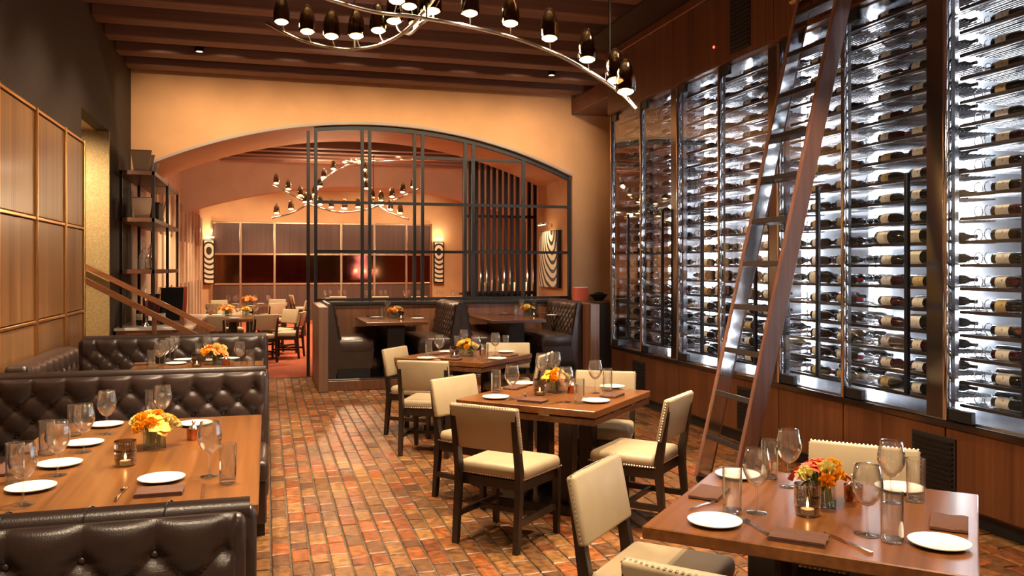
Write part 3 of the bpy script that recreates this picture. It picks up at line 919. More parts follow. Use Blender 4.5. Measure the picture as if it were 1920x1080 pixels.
chair_px((1232, 1058), (1409, 1092), R1, 'chair at the bottom edge, only its nailhead-trimmed top rail showing')
chair_px((1524, 823), (1719, 841), R1, 'tan chair behind the foreground right table, between flowers and base vent')
chair_px((846, 754), (966, 766), R2, 'tan chair seen from behind at the near left side of the middle table')
chair_px((812, 710), (882, 700), R2, 'tan chair at the far left side of the middle table, facing right')
chair_px((1251, 750), (1300, 731), R2, 'tan chair right of the middle table, beside the ladder foot')
chair_px((1087, 693), (1186, 696), R2, 'tan chair behind the middle table, before the small base vent')
chair_px((750, 675), (834, 677), R3, 'tan chair seen from behind at the far square table, second from aisle')
chair_px((715, 655), (760, 647), R3, 'tan chair at the left of the far square table, next to the aisle')
chair_px((917, 642), (988, 642), R3, 'tan chair behind the far square table, before the right booth')
chair_px((1009, 669), (1041, 657), R3, 'chair right of the far square table, mostly hidden by wine glasses')

# ================================================================== SQUARE TABLES
def make_square_table(c, label, leaf=True, half=.515):
    t = thing('square_table', label, 'table', (c[0], c[1], 0), PI / 4, 'square tables set cornerwise')
    MB().rbox(-half, half, -half, half, .705, .750, .004, 1).build('tabletop', 'walnut_top', t)
    if leaf:
        MB().rbox(-half + .006, half - .006, -half + .006, half - .006, .655, .698, .004, 1).build('folding_leaf', 'dark_top', t)
        for s in (-1, 1):
            for u in (-.16, .16):
                MB().box(u - .04, u + .04, s * half - .004, s * half + .004, .697, .706).build('hinge', 'steel', t)
                MB().box(s * half - .004, s * half + .004, u - .04, u + .04, .697, .706).build('hinge', 'steel', t)
    z1 = .655 if leaf else .705
    for sx in (-1, 1):
        for sy in (-1, 1):
            MB().rbox(sx * .17 - .05, sx * .17 + .05, sy * .17 - .05, sy * .17 + .05, .06, z1, .005, 1).build('column', 'chair_wood', t)
    MB().rbox(-.30, .30, -.30, .30, 0, .06, .006, 1).build('base', 'chair_wood', t)
    return t
make_square_table(R1, 'walnut square table in the right foreground set with orange flowers', False)
make_square_table(R2, 'walnut square table with hinged folding leaves in the middle of the room')
make_square_table(R3, 'square table farthest back in the row, near the booths')

# ================================================================== TABLEWARE
TZ = .7502
def wine_glass_proto():
    t = thing('wine_glass', 'wine glass', 'wine glass')
    MB().lathe([(.0065, .098), (.020, .104), (.036, .122), (.047, .145), (.0515, .165), (.049, .190), (.0435, .215), (.039, .236), (.0378, .236), (.042, .214), (.0475, .190), (.0497, .166), (.045, .147), (.034, .126), (.018, .109), (0, .104)], 24).build('bowl', 'clear_glass', t, True, 80)
    MB().lathe([(.0065, .098), (.0042, .085), (.0038, .05), (.0042, .02), (.009, .008)], 10).build('stem', 'clear_glass', t, True, 80)
    MB().lathe([(0, 0), (.037, 0), (.0385, .0015), (.030, .0035), (.012, .007), (.009, .008), (0, .010)], 24).build('foot', 'clear_glass', t, True, 80)
    return t
def tumbler_proto():
    t = thing('tumbler', 'tumbler', 'tumbler')
    MB().lathe([(.0345, .014), (.0355, .165), (.0335, .165), (.0322, .016)], 24).build('body', 'clear_glass', t, True, 60)
    MB().lathe([(0, 0), (.031, 0), (.0345, .003), (.0345, .014), (0, .016)], 24).build('thick_base', 'clear_glass', t, True, 60)
    return t
def plate_proto():
    m = MB().lathe([(0, .004), (.052, .004), (.055, 0), (.060, .001), (.094, .013), (.0945, .016), (.088, .015), (.060, .0075), (0, .0075)], 36)
    o = m.build('side_plate', 'porcelain', None, True, 60); tag(o, 'plate', 'plate'); return o
def napkin_proto():
    n = [(-.085, 0), (.082, 0), (.090, .005), (.088, .010), (-.070, .010), (-.068, .012), (.086, .012), (.091, .017), (.086, .022), (-.080, .021), (-.089, .016), (-.090, .006)]
    m = MB(); n2 = len(n); segs = 10
    rings = []
    for k in range(segs + 1):
        x = -.058 + .116 * k / segs
        rings.append([(p[0] + .002 * math.sin(k * 1.3), x, p[1] * .75 * (1 + .12 * math.sin(k * .9))) for p in n])
    vs = [q for r in rings for q in r]; fs = []
    for k in range(segs):
        for i in range(n2):
            j = (i + 1) % n2; fs.append((k * n2 + i, k * n2 + j, (k + 1) * n2 + j, (k + 1) * n2 + i))
    fs += [tuple(range(n2)), tuple(segs * n2 + i for i in range(n2))]
    m.add(vs, fs)
    o = m.build('napkin', 'napkin_cloth', None, True, 50); tag(o, 'napkin', 'napkin'); return o
def fork_proto():
    m = MB()
    out = [(-.0065, -.10), (.0065, -.10), (.0045, -.02), (.0035, .02), (.010, .045), (.012, .060)]
    prof = [(-.007, -.1), (.007, -.1), (.005, -.03), (.0032, .025), (.011, .045), (.0125, .098), (.0095, .098), (.0090, .055), (.0060, .055), (.0056, .098), (.0026, .098), (.0022, .055), (-.0022, .055), (-.0026, .098), (-.0056, .098), (-.0060, .055), (-.0090, .055), (-.0095, .098), (-.0125, .098), (-.011, .045), (-.0032, .025), (-.005, -.03)]
    m.prism(prof, 'z', 0, .0025)
    m.v = [(x, y, z + .004 + .010 * max(0, (y - .02) / .08) * (1 - max(0, (y - .02) / .08)) * 2) for x, y, z in m.v]
    o = m.build('fork', 'silver', None); tag(o, 'fork', 'fork'); return o
def knife_proto():
    t = thing('table_knife', 'knife', 'knife')
    MB().prism([(-.006, -.11), (.006, -.11), (.0065, -.01), (-.0065, -.01)], 'z', .0, .007).build('knife_handle', 'silver', t)
    MB().prism([(-.0065, -.01), (.0065, -.01), (.009, .03), (.009, .08), (.002, .115), (-.006, .10)], 'z', .002, .0045).build('blade', 'silver', t)
    return t
def votive_proto():
    t = thing('votive_candle_holder', 'votive', 'candle holder')
    m = MB(); n = 72; prof = [(.034, 0), (.041, .006), (.0455, .03), (.0455, .035), (.044, .038), (.0455, .041), (.0465, .075), (.045, .079), (.0465, .083), (.0465, .114), (.0445, .114), (.0440, .03), (.036, .008), (0, .008)]
    vs = []; fs = []; idx = []
    for i, (r, z) in enumerate(prof):
        if r == 0: idx.append([len(vs)]); vs.append((0, 0, z)); continue
        idx.append(list(range(len(vs), len(vs) + n)))
        for k in range(n):
            rr = r + (.0010 if (k % 2 and i < 10) else 0)
            vs.append((rr * math.cos(2 * PI * k / n), rr * math.sin(2 * PI * k / n), z))
    for A, B in zip(idx, idx[1:]):
        for k in range(n):
            f = [A[k % len(A)], A[(k + 1) % len(A)], B[(k + 1) % len(B)], B[k % len(B)]]
            g = []
            for q in f:
                if q not in g: g.append(q)
            if len(g) > 2: fs.append(tuple(g))
    m.add(vs, fs).build('ribbed_cup', 'votive_glass', t, True, 30)
    cd = MB().lathe([(0, .0085), (.024, .0085), (.024, .024), (.004, .022), (0, .022)], 16).build('candle', 'wax', t, True)
    MB().lathe([(0, .026), (.004, .033), (.005, .040), (.003, .050), (0, .056)], 8).build('flame', 'flame_glow', cd, True)
    return t
def cup_proto():
    t = thing('condiment_cup', 'cup', 'condiment cup')
    MB().lathe([(0, 0), (.030, 0), (.033, .004), (.036, .060), (.034, .060), (.031, .010), (0, .008)], 18).build('copper_cup', 'copper', t, True, 50)
    MB().lathe([(0, .052), (.028, .056), (.020, .070), (.008, .076), (.006, .084), (.011, .092), (.007, .101), (0, .104)], 14).build('finial_lid', 'silver', t, True, 50)
    return t
# --- flowers
def bloom_mesh(kind):
    m = MB()
    rings = {'rose': [(7, .030, .95, .022), (6, .024, 1.25, .020), (5, .016, 1.45, .017), (3, .008, 1.52, .012)],
             'mum': [(12, .034, .25, .011), (12, .031, .65, .011), (10, .025, 1.0, .010), (8, .018, 1.3, .009), (5, .010, 1.5, .008)],
             'lily': [(3, .046, .45, .019), (3, .044, .60, .016)]}[kind]
    for ri, (n, L, el, wd) in enumerate(rings):
        for k in range(n):
            a = 2 * PI * k / n + ri * .6
            d = Vector((math.cos(a), math.sin(a), 0)); s = Vector((-math.sin(a), math.cos(a), 0))
            vs = []
            for i in range(4):
                f = i / 3
                e = el - (.55 * f if kind == 'lily' else -.25 * f)
                p = d * (L * f * math.cos(e)) + Vector((0, 0, L * f * math.sin(e)))
                wv = wd * (.35 + 1.0 * math.sin(PI * min(1, .15 + f * .75))) * (1 if f < 1 else .55)
                vs += [p - s * wv + Vector((0, 0, .004 * f)), p + Vector((0, 0, -.003)), p + s * wv + Vector((0, 0, .004 * f))]
            fs = []
            for i in range(3):
                for j in range(2): fs.append((i * 3 + j, i * 3 + j + 1, (i + 1) * 3 + j + 1, (i + 1) * 3 + j))
            m.add(vs, fs)
    return m
BLOOM = {}
for kind in ('rose', 'mum', 'lily'):
    for col in ('petal_yellow', 'petal_cream', 'petal_orange', 'petal_red'):
        q = bloom_mesh(kind).mesh('bloom', True, 80); q.materials.append(MATS[col]); BLOOM[kind, col] = q
LEAF = MB().add([(0, 0, 0), (.011, .02, .006), (0, .022, .002), (-.011, .02, .006), (.009, .045, .004), (0, .048, 0), (-.009, .045, .004), (0, .070, -.010)],
                [(0, 1, 2), (0, 2, 3), (1, 4, 5, 2), (3, 2, 5, 6), (4, 7, 5), (6, 5, 7)]).mesh('leaf', True)
LEAF.materials.append(MATS['leaf_green'])
def flowers(loc, label, mix, seed, scale=1.0, spread=.085, nb=13, rz=.6):
    r = random.Random(seed)
    t = thing('flower_arrangement', label, 'flowers', loc, rz, 'table flowers')
    a, h = .050 * scale, .095 * scale
    v = MB(); v.box(-a, a, -a, a, 0, .008); v.box(-a, a, -a, -a + .004, .008, h); v.box(-a, a, a - .004, a, .008, h); v.box(-a, -a + .004, -a + .004, a - .004, .008, h); v.box(a - .004, a, -a + .004, a - .004, .008, h)
    v.build('vase', 'clear_glass', t)
    MB().box(-a + .005, a - .005, -a + .005, a - .005, .009, h * .7).build('water', 'water', t)
    sm = MB()
    for k in range(26):
        x, y = r.uniform(-.7, .7) * a, r.uniform(-.7, .7) * a
        sm.tube([(x, y, .012), (x * .8 + r.uniform(-.01, .01), y * .8, h * .6), (x * 1.3, y * 1.3, h + .025)], r.uniform(.0022, .0045), 5)
    o = sm.build('stems', 'stem_green', t, True); o['kind'] = 'stuff'
    for k in range(nb):
        ph = k * 2.399 + r.uniform(-.3, .3); rad = spread * scale * math.sqrt((k + .5) / nb)
        z = h + (.075 - .055 * (rad / (spread * scale)) ** 2) * scale
        kind, col = mix[k % len(mix)]
        b = obj('bloom', BLOOM[kind, col], None, t, (rad * math.cos(ph), rad * math.sin(ph), z - .02 * scale))
        tilt = .9 * rad / (spread * scale)
        b.rotation_euler = (Matrix.Rotation(ph, 3, 'Z') @ Matrix.Rotation(tilt, 3, 'Y') @ Matrix.Rotation(r.uniform(0, 6), 3, 'Z')).to_euler()
        s = scale * r.uniform(.95, 1.25); b.scale = (s, s, s)
    for k in range(10):
        ph = r.uniform(0, 6.28)
        b = obj('leaf', LEAF, None, t, (.55 * a * math.cos(ph), .55 * a * math.sin(ph), h * r.uniform(.75, 1.1)))
        b.rotation_euler = (r.uniform(-.5, .3), 0, ph - PI / 2); s = scale * r.uniform(.8, 1.3); b.scale = (s, s, s)
    return t
PROTO = {}
def getp(kind):
    if kind not in PROTO:
        PROTO[kind] = ({'wine': wine_glass_proto, 'tumbler': tumbler_proto, 'plate': plate_proto, 'napkin': napkin_proto, 'fork': fork_proto, 'knife': knife_proto, 'votive': votive_proto, 'cup': cup_proto}[kind](), [False])
    return PROTO[kind]
DESC = {'wine': ('clear stemmed wine glass', 'wine glasses on the tables'), 'tumbler': ('tall clear tumbler', 'tumblers on the tables'), 'plate': ('round white side plate', 'side plates on the tables'),
        'napkin': ('folded brown napkin', 'napkins on the tables'), 'fork': ('silver fork', 'forks on the tables'), 'knife': ('silver table knife', 'knives on the tables'),
        'votive': ('ribbed glass votive holder with lit candle', 'votive holders on the tables'), 'cup': ('copper condiment cup with silver lid', 'condiment cups on the tables')}
def lay(tname, items, z=TZ, grp=True, zs=1.0):
    """items: kind -> list of (px, py[, rz]) base points in the photo, set on the table height z"""
    for kind, lst in items.items():
        lst = sorted(lst, key=lambda q: q[0])
        n = len(lst)
        for i, q in enumerate(lst):
            p = onZ(q[0], q[1], z)
            src, used = getp(kind)
            if n == 1: w_ = ''
            elif i == 0: w_ = ', leftmost'
            elif i == n - 1: w_ = ', rightmost'
            else: w_ = ', ' + ORD[i] + ' from left'
            lb = f'{DESC[kind][0]}{w_} on {tname}'
            o = place_copy(src, (p.x, p.y, z), q[2] if len(q) > 2 else 0, lb, DESC[kind][1], first=not used[0]); used[0] = True
Q = PI / 4
lay('foreground right table', {
    'plate': [(1340, 982), (1383, 894), (1761, 1023), (1687, 919)],
    'tumbler': [(1373, 962), (1443, 897), (1673, 1016), (1717, 940)],
    'wine': [(1419, 962), (1479, 913), (1626, 1003), (1671, 942)],
    'votive': [(1514, 966)], 'cup': [(1600, 938)],
    'napkin': [(1497, 1012, -Q), (1780, 985, Q), (1330, 928, Q)],
    'fork': [(1413, 988, -Q + .75)], 'knife': [(1588, 1019, -Q + .85), (1322, 947, -Q - .25)]})
p = onZ(1540, 946, TZ); flowers(p, 'orange and yellow flowers in a square glass vase on foreground right table', [('lily', 'petal_orange'), ('lily', 'petal_red'), ('rose', 'petal_yellow'), ('lily', 'petal_orange'), ('rose', 'petal_cream')], 1, 1.05, .092, 14, .9)
lay('middle square table', {
    'plate': [(930, 747), (980, 721), (1117, 754), (1148, 727)],
    'tumbler': [(930, 736), (1086, 757), (1139, 733)],
    'wine': [(960, 749), (1061, 754), (1116, 737), (1040, 716), (1016, 719)],
    'votive': [(1012, 741)], 'cup': [(1074, 737)],
    'napkin': [(999, 753, -Q), (1148, 743, Q), (966, 728, Q)],
    'fork': [(984, 742, -.2)], 'knife': [(1040, 757, -1.0)]})
p = onZ(1040, 735, TZ); flowers(p, 'yellow flowers with one cream bloom in glass vase on middle square table', [('rose', 'petal_yellow'), ('lily', 'petal_yellow'), ('mum', 'petal_cream'), ('lily', 'petal_orange')], 2, 1.0, .095, 14)
lay('far square table', {
    'plate': [(800, 673), (838, 661), (932, 674), (949, 661)],
    'tumbler': [(804, 669), (857, 658), (909, 677), (948, 657)],
    'wine': [(824, 672), (870, 659), (892, 674), (929, 667)],
    'votive': [(852, 671)], 'cup': [(905, 666)],
    'napkin': [(846, 675, -Q), (955, 668, Q), (820, 664, Q)]})
p = onZ(876, 668, TZ); flowers(p, 'yellow and cream flowers in glass vase on far square table', [('rose', 'petal_yellow'), ('mum', 'petal_cream'), ('lily', 'petal_yellow')], 3, 1.0, .095, 13)

# ================================================================== LEFT BOOTHS
def tufted(w_, h_, a=.19, b=.175, amp=.038, res=.0135, top_row=None, x_off=0.0):
    """tufted leather face in the x-z plane bulging to -y, z from 0 to h_; returns (MB, button points)"""
    top = h_ - .10 if top_row is None else top_row
    nx = max(8, int(w_ / res)); nz = max(8, int(h_ / res))
    def depth(x, z):
        X = x - x_off
        if z > top:
            p = abs(math.sin(PI * X / a)) ** .45
            e = (z - top) / (h_ - top)
            d = .78 * p + .22
            rollf = math.sqrt(max(0, 1 - max(0, (e - .35) / .65) ** 2))
            dd = d * rollf
            # dimple under the buttons of the top row
            k = round(X / a); rr = math.hypot(X - k * a, z - top)
            return dd * (1 - .75 * math.exp(-(rr / .022) ** 2))
        u = X / a + (z - top) / b; v = X / a - (z - top) / b
        p = (abs(math.sin(PI * u)) * abs(math.sin(PI * v))) ** .38
        d = .22 + .78 * p
        # distance to nearest lattice point
        uu, vv = round(u), round(v)
        xb = (uu + vv) / 2 * a; zb = (uu - vv) / 2 * b + top
        rr = math.hypot(X - xb, z - zb)
        return d * (1 - .95 * math.exp(-(rr / .024) ** 2))
    vs = []; fs = []
    for j in range(nz + 1):
        for i in range(nx + 1):
            x = -w_ / 2 + w_ * i / nx; z = h_ * j / nz
            e = min(1, (w_ / 2 - abs(x)) / .03); e = math.sqrt(max(0, 1 - (1 - e) ** 2))
            vs.append((x, -amp * depth(x, z) * e, z))
    for j in range(nz):
        for i in range(nx):
            q = j * (nx + 1) + i
            fs.append((q, q + 1, q + nx + 2, q + nx + 1))
    btn = []
    kx = int(w_ / a) + 2
    for r_ in range(0, 12):
        z = top - r_ * b / 2
        if z < .03: break
        for k in range(-kx, kx + 1):
            x = x_off + (k + (.5 if r_ % 2 else 0)) * a
            if abs(x) < w_ / 2 - .045: btn.append((x, -amp * .12, z))
    m = MB(); m.add(vs, fs)
    return m, btn
BUTTON = MB().lathe([(.0125, -.004), (.0115, .002), (.007, .006), (0, .0075)], 10, Matrix.Rotation(PI / 2, 4, 'X')).mesh('button', True)
BUTTON.materials.append(MATS['brown_leather'])
def booth_bench(face_y, width, xc, ztop, label, sgn=-1, seat_d=.62, tuft=True, res=.0135):
    """bench whose back is at face_y and whose seat goes toward sgn * y; local x = world x (mirrored by rotation for sgn=+1)"""
    t = thing('booth_bench', label, 'bench', (xc, face_y, 0), 0 if sgn < 0 else PI, 'brown leather booth benches')
    h = ztop - .47
    # shell behind the tufting
    MB().rbox(-width / 2, width / 2, 0, .085, .08, ztop - (.02 if tuft else .005), .03, 3).build('back_shell', 'brown_leather', t, True, 50)
    if not tuft: MB().tube([(-width / 2 + .02, .045, ztop - .02), (width / 2 - .02, .045, ztop - .02)], .042, 12).build('top_roll', 'brown_leather', t, True, 60)
    if tuft:
        m, btn = tufted(width - .05, h - .005, x_off=.03, res=res)
        f = m.build('tufted_panel', 'brown_leather', t, True, 80); f.location = (0, .004, .465)
        for b in btn: obj('button', BUTTON, None, f, b)
    else:
        MB().rbox(-width / 2 + .03, width / 2 - .03, -.035, .01, .47, ztop - .03, .02, 3).build('back_cushion', 'brown_leather', t, True, 60)
    MB().rbox(-width / 2, width / 2, -seat_d, -.002, .34, .475, .035, 3).build('seat', 'brown_leather', t, True, 60)
    MB().rbox(-width / 2 + .01, width / 2 - .01, -seat_d + .04, -.005, .08, .345, .01, 1).build('seat_base', 'brown_leather', t)
    MB().box(-width / 2 + .02, width / 2 - .02, -seat_d + .08, .07, 0, .085).build('plinth', 'black_plastic', t)
    return t
BWX = 1.78
DIV = [2.62, 5.98, 9.10]
names = ['nearest booth bench, dark tufted leather with large buttons at the bottom left', 'tufted leather bench backing the nearest booth table', 'tufted leather bench at the far end of the second booth table']
for y, nm in zip(DIV, names):
    booth_bench(y, BWX - (.08 if y < 4 else 0), -.91 if y < 4 else -.88, .935 if y < 4 else .955, nm, -1, .64, res=.010 if y < 4 else .0135)
namesB = ['smooth leather bench back with seamed roll in front of nearest booth table', 'leather bench back to back with the nearest booth, facing second table', 'leather bench behind the second booth, facing the stairs']
for k, (y, nm) in enumerate(zip(DIV, namesB)):
    t = booth_bench(y + .185, BWX - .03 if k == 0 else BWX, -.905 if k == 0 else -.875, .915 if k == 0 else .95, nm, 1, .58 if k < 2 else .42, tuft=False)
    if k == 0:
        for x in (-.62, -.40, -.18, .04, .26, .48, .70):
            MB().tube([(x + .012 * math.cos(a),   .045 + .0445 * math.cos(a), .895 + .0445 * math.sin(a)) for a in [PI * i / 8 - .2 for i in range(9)]], .0022, 5).build('seam', 'black_plastic', t)
# wall side benches of the booths
def wall_bench(y0, y1, label):
    L = y1 - y0
    t = thing('wall_bench', label, 'bench', (LW + .05, (y0 + y1) / 2, 0), PI / 2, 'leather benches along the left wall')
    MB().rbox(-L / 2, L / 2, -.16, 0, .08, .945, .04, 3).build('back_shell', 'brown_leather', t, True, 50)
    m, btn = tufted(L - .02, .47, x_off=.05, res=.016)
    f = m.build('tufted_panel', 'brown_leather', t, True, 80); f.location = (0, -.155, .465)
    for b in btn: obj('button', BUTTON, None, f, b)
    MB().rbox(-L / 2, L / 2, -.66, -.157, .34, .475, .035, 3).build('seat', 'brown_leather', t, True, 60)
    MB().rbox(-L / 2 + .01, L / 2 - .01, -.62, -.01, .0, .345, .01, 1).build('seat_base', 'brown_leather', t)
    return t
wall_bench(3.42, 5.30, 'tufted leather bench along the left wall at the nearest booth')
wall_bench(6.80, 8.42, 'tufted leather bench along the panelled wall at the second booth')
def booth_table(y0, y1, label):
    x0, x1 = -1.17, -.03
    t = thing('booth_table', label, 'table', ((x0 + x1) / 2, (y0 + y1) / 2, 0), 0, 'long booth tables')
    w2, l2 = (x1 - x0) / 2, (y1 - y0) / 2
    MB().rbox(-w2, w2, -l2, l2, .705, .75, .004, 1).build('tabletop', 'walnut_top_y', t)
    for s in (-1, 1):
        MB().rbox(-.10, .10, s * l2 * .45 - .10, s * l2 * .45 + .10, .03, .705, .006, 1).build('column', 'chair_wood', t)
        MB().rbox(-.25, .25, s * l2 * .45 - .22, s * l2 * .45 + .22, 0, .03, .006, 1).build('base', 'chair_wood', t)
    return t
booth_table(3.36, 5.40, 'long walnut table of the nearest booth at the left')
booth_table(6.72, 8.52, 'long walnut table of the second booth at the left')
lay('nearest booth table', {
    'plate': [(58, 918), (112, 873), (157, 834), (198, 799), (303, 901), (366, 797)],
    'wine': [(43, 946), (108, 891), (157, 848), (200, 814), (393, 893), (305, 800)],
    'tumbler': [(427, 906), (28, 904), (88, 853), (140, 817), (283, 783)],
    'votive': [(235, 873)], 'cup': [(363, 824)],
    'napkin': [(299, 925, 0), (8, 885, Q * 2), (68, 844, Q * 2)],
    'fork': [(226, 928, -.05)], 'knife': [(381, 921, 0.05)]})
p = onZ(288, 838, TZ); flowers(p, 'yellow roses in a square glass vase on nearest booth table', [('rose', 'petal_yellow'), ('rose', 'petal_cream'), ('lily', 'petal_yellow'), ('rose', 'petal_yellow')], 4, 1.05, .095, 14, .2)
lay('second booth table', {
    'plate': [(345, 676), (330, 683), (430, 674)],
    'wine': [(299, 690), (309, 685), (319, 680), (328, 675), (450, 689), (389, 675)],
    'tumbler': [(283, 691), (470, 690), (372, 676)],
    'votive': [(369, 688)], 'cup': [(424, 685)], 'napkin': [(270, 684, 0)]})
p = onZ(402, 683, TZ); flowers(p, 'yellow and orange flowers on the second booth table', [('rose', 'petal_yellow'), ('lily', 'petal_orange'), ('rose', 'petal_cream')], 5, 1.1, .10, 13)

# ================================================================== BOOTHS UNDER THE SCREEN
PZ = .15
plat = thing('booth_platform', 'low wooden platform edge under the booths below the iron screen', 'platform', (2.65, 12.2, 0))
MB().rbox(-1.86, 1.80, -.66, .78, 0, PZ, .006, 1).build('platform_deck', 'chair_wood', plat)
MB().rbox(-1.86, 1.80, -.685, -.66, 0, PZ - .02, .004, 1).build('riser', 'half_wall_wood', plat)
ep = tag(MB().rbox(.66, .785, 11.42, 13.02, 0, 1.13, .006, 1).build('booth_end_panel', 'post_wood', None, recenter=True), 'grey-brown wooden end panel of the booths, beside the carpet aisle', 'panel')
ep = tag(MB().rbox(4.46, 4.60, 11.3, 13.0, 0, 1.13, .006, 1).build('booth_end_panel', 'half_wall_wood', None, recenter=True), 'orange-brown wooden end panel of the booths, beside the wine wall', 'panel')
def small_booth(x_back, sgn, label):
    """bench with back at x_back whose seat goes toward sgn*x; local: -y is the seat direction"""
    t = thing('leather_booth', label, 'bench', (x_back, 12.28, PZ), PI / 2 if sgn > 0 else -PI / 2, 'brown leather booth seats')
    L = 1.34; h2 = L / 2
    # side profile: raked back plus deep seat (polygon in y,z extruded along x)
    back = [(.0, .0), (-.10, .0), (-.17, .40), (-.14, .52), (-.06, .98), (-.03, 1.01), (.0, 1.01)]
    MB().prism(back, 'x', -h2, h2).build('back_shell', 'booth_leather', t, False)
    m, btn = tufted(L - .06, .50, a=.15, b=.14, amp=.03, res=.016)
    f = m.build('tufted_panel', 'booth_leather', t, True, 80)
    f.location = (0, -.155, .50); f.rotation_euler = (-.172, 0, 0)
    seat = MB().rbox(-h2, h2, -.62, -.12, .32, .52, .05, 3); seat.build('seat', 'booth_leather', t, True, 60)
    MB().prism([(-.12, 0.13), (-.58, .13), (-.615, .40), (-.12, .40)], 'x', -h2 + .004, h2 - .004).build('seat_base', 'booth_leather', t)
    MB().box(-h2 + .01, h2 - .01, -.56, -.12, 0, .13).build('plinth', 'black_plastic', t)
    return t
small_booth(.80, 1, 'leather booth seat beside the grey-brown end panel, facing right')
small_booth(2.63, -1, 'tufted leather booth seat in the middle of the booths, facing left')
small_booth(2.635, 1, 'leather booth seat backing the middle booth, facing right')
small_booth(4.44, -1, 'tufted leather booth seat nearest the wine wall, facing left')
def small_booth_table(x0, x1, label):
    t = thing('booth_table', label, 'table', ((x0 + x1) / 2, 12.2, PZ), 0, 'small booth tables')
    w2 = (x1 - x0) / 2
    MB().rbox(-w2, w2, -.74, .76, .715, .76, .004, 1).build('tabletop', 'dark_top', t)
    MB().rbox(-.10, .10, -.55, .70, 0, .715, .005, 1).build('pedestal_panel', 'chair_wood', t)
    MB().rbox(-.12, .12, -.60, -.55, 0, .715, .004, 1).build('pedestal_face', 'black_iron', t)
    return t
small_booth_table(1.29, 2.13, 'dark booth table at the left under the iron screen')
small_booth_table(3.03, 3.85, 'dark booth table at the right under the iron screen')
BZ = PZ + .7602
lay('left screen booth table', {'plate': [(706, 596), (783, 598)], 'tumbler': [(716, 598), (772, 590)], 'wine': [(727, 594), (726, 589), (760, 588)], 'votive': [(752, 599)], 'napkin': [(700, 593, .2), (780, 592, .2)]}, BZ)
p = onZ(742, 596, BZ); flowers(p, 'yellow and orange flowers on left screen booth table', [('rose', 'petal_yellow'), ('lily', 'petal_orange'), ('mum', 'petal_cream')], 6, 1.0, .11, 13)
lay('right screen booth table', {'plate': [(944, 588), (1036, 592)], 'tumbler': [(967, 592), (1010, 586)], 'wine': [(978, 589), (1001, 588)], 'votive': [(1001, 593)], 'napkin': [(950, 590, .2), (1025, 588, .2)]}, BZ)
p = onZ(989, 591, BZ); flowers(p, 'yellow flowers on right screen booth table', [('rose', 'petal_yellow'), ('mum', 'petal_cream'), ('lily', 'petal_yellow')], 7, 1.0, .10, 13)

# host things standing behind the right booth: red menu stand, black bowl, glass lamp
st = thing('service_stand', 'dark service stand behind the right booth, next to the wine wall', 'stand', (5.05, 12.55, 0))
MB().rbox(-.40, .40, -.28, .28, .06, 1.10, .006, 1).build('body', 'chair_wood', st)
MB().rbox(-.42, .42, -.30, .30, 1.10, 1.13, .006, 1).build('top', 'dark_top', st)
MB().box(-.38, .38, -.25, .25, 0, .06).build('plinth', 'black_plastic', st)
mb = thing('menu_box', 'bright red-orange menu box behind the right booth', 'box', (4.80, 12.60, 1.13), .15)
MB().rbox(-.12, .12, -.05, .05, 0, .20, .006, 1).build('case', 'red_cloth', mb)
MB().box(-.105, .105, -.04, .04, .20, .215).build('menus', 'paper_white', mb)
bw = thing('fruit_bowl', 'black bowl with dark cloth behind the right booth', 'bowl', (5.05, 12.45, 1.13))
MB().lathe([(0, 0), (.07, 0), (.075, .01), (.15, .10), (.145, .10), (.07, .018), (0, .015)], 20).build('bowl', 'black_iron', bw, True, 50)
MB().lathe([(0, .14), (.06, .13), (.12, .09), (.13, .07)], 14).build('cloth', 'menu_black', bw, True)
lp = thing('wine_bucket', 'small steel wine bucket with a bottle neck behind the right booth', 'bucket', (5.30, 12.40, 1.13))
MB().lathe([(0, 0), (.07, 0), (.085, .19), (.09, .20), (.08, .195), (.066, .012), (0, .01)], 18).build('bucket', 'steel', lp, True, 50)
MB().lathe([(.035, .012), (.035, .16), (.014, .22), (.014, .29), (0, .29)], 10).build('bottle', 'bottle_glass', lp, True, 50)

# picture on the arch jamb with its lamp
art = thing('swirl_picture', 'framed swirl striped canvas on the right arch jamb', 'picture', (AX1, 14.1, 1.30))
MB().box(-.085, 0, -.48, .48, 0, 1.0).build('canvas_box', 'chair_wood', art)
MB().box(-.090, -.085, -.47, .47, .01, .99).build('canvas', 'swirl_print', art)
pl = thing('picture_lamp', 'brass picture lamp over the swirl canvas on the jamb', 'lamp', (AX1, 14.1, 2.38))
MB().tube(spline([(0, 0, .02), (-.10, 0, .07), (-.20, 0, .05)], 5), .008, 8).build('arm', 'pale_brass', pl, True)
MB().tube([(-.20, -.22, .045), (-.20, .22, .045)], .022, 10).build('lamp_head', 'pale_brass', pl, True)
MB().tube([(-.195, -.18, .026), (-.195, .18, .026)], .012, 8).build('bulb', 'sconce_glow', pl, True)
MB().lathe([(0, 0), (.035, 0), (.035, .012), (0, .012)], 14, Matrix.Translation((0, 0, .02)) @ Matrix.Rotation(-PI / 2, 4, 'Y')).build('wall_plate', 'pale_brass', pl, True)
spot((AX1 - .30, 14.1, 2.45), (AX1, 14.1, 1.7), 14, 120, .7)

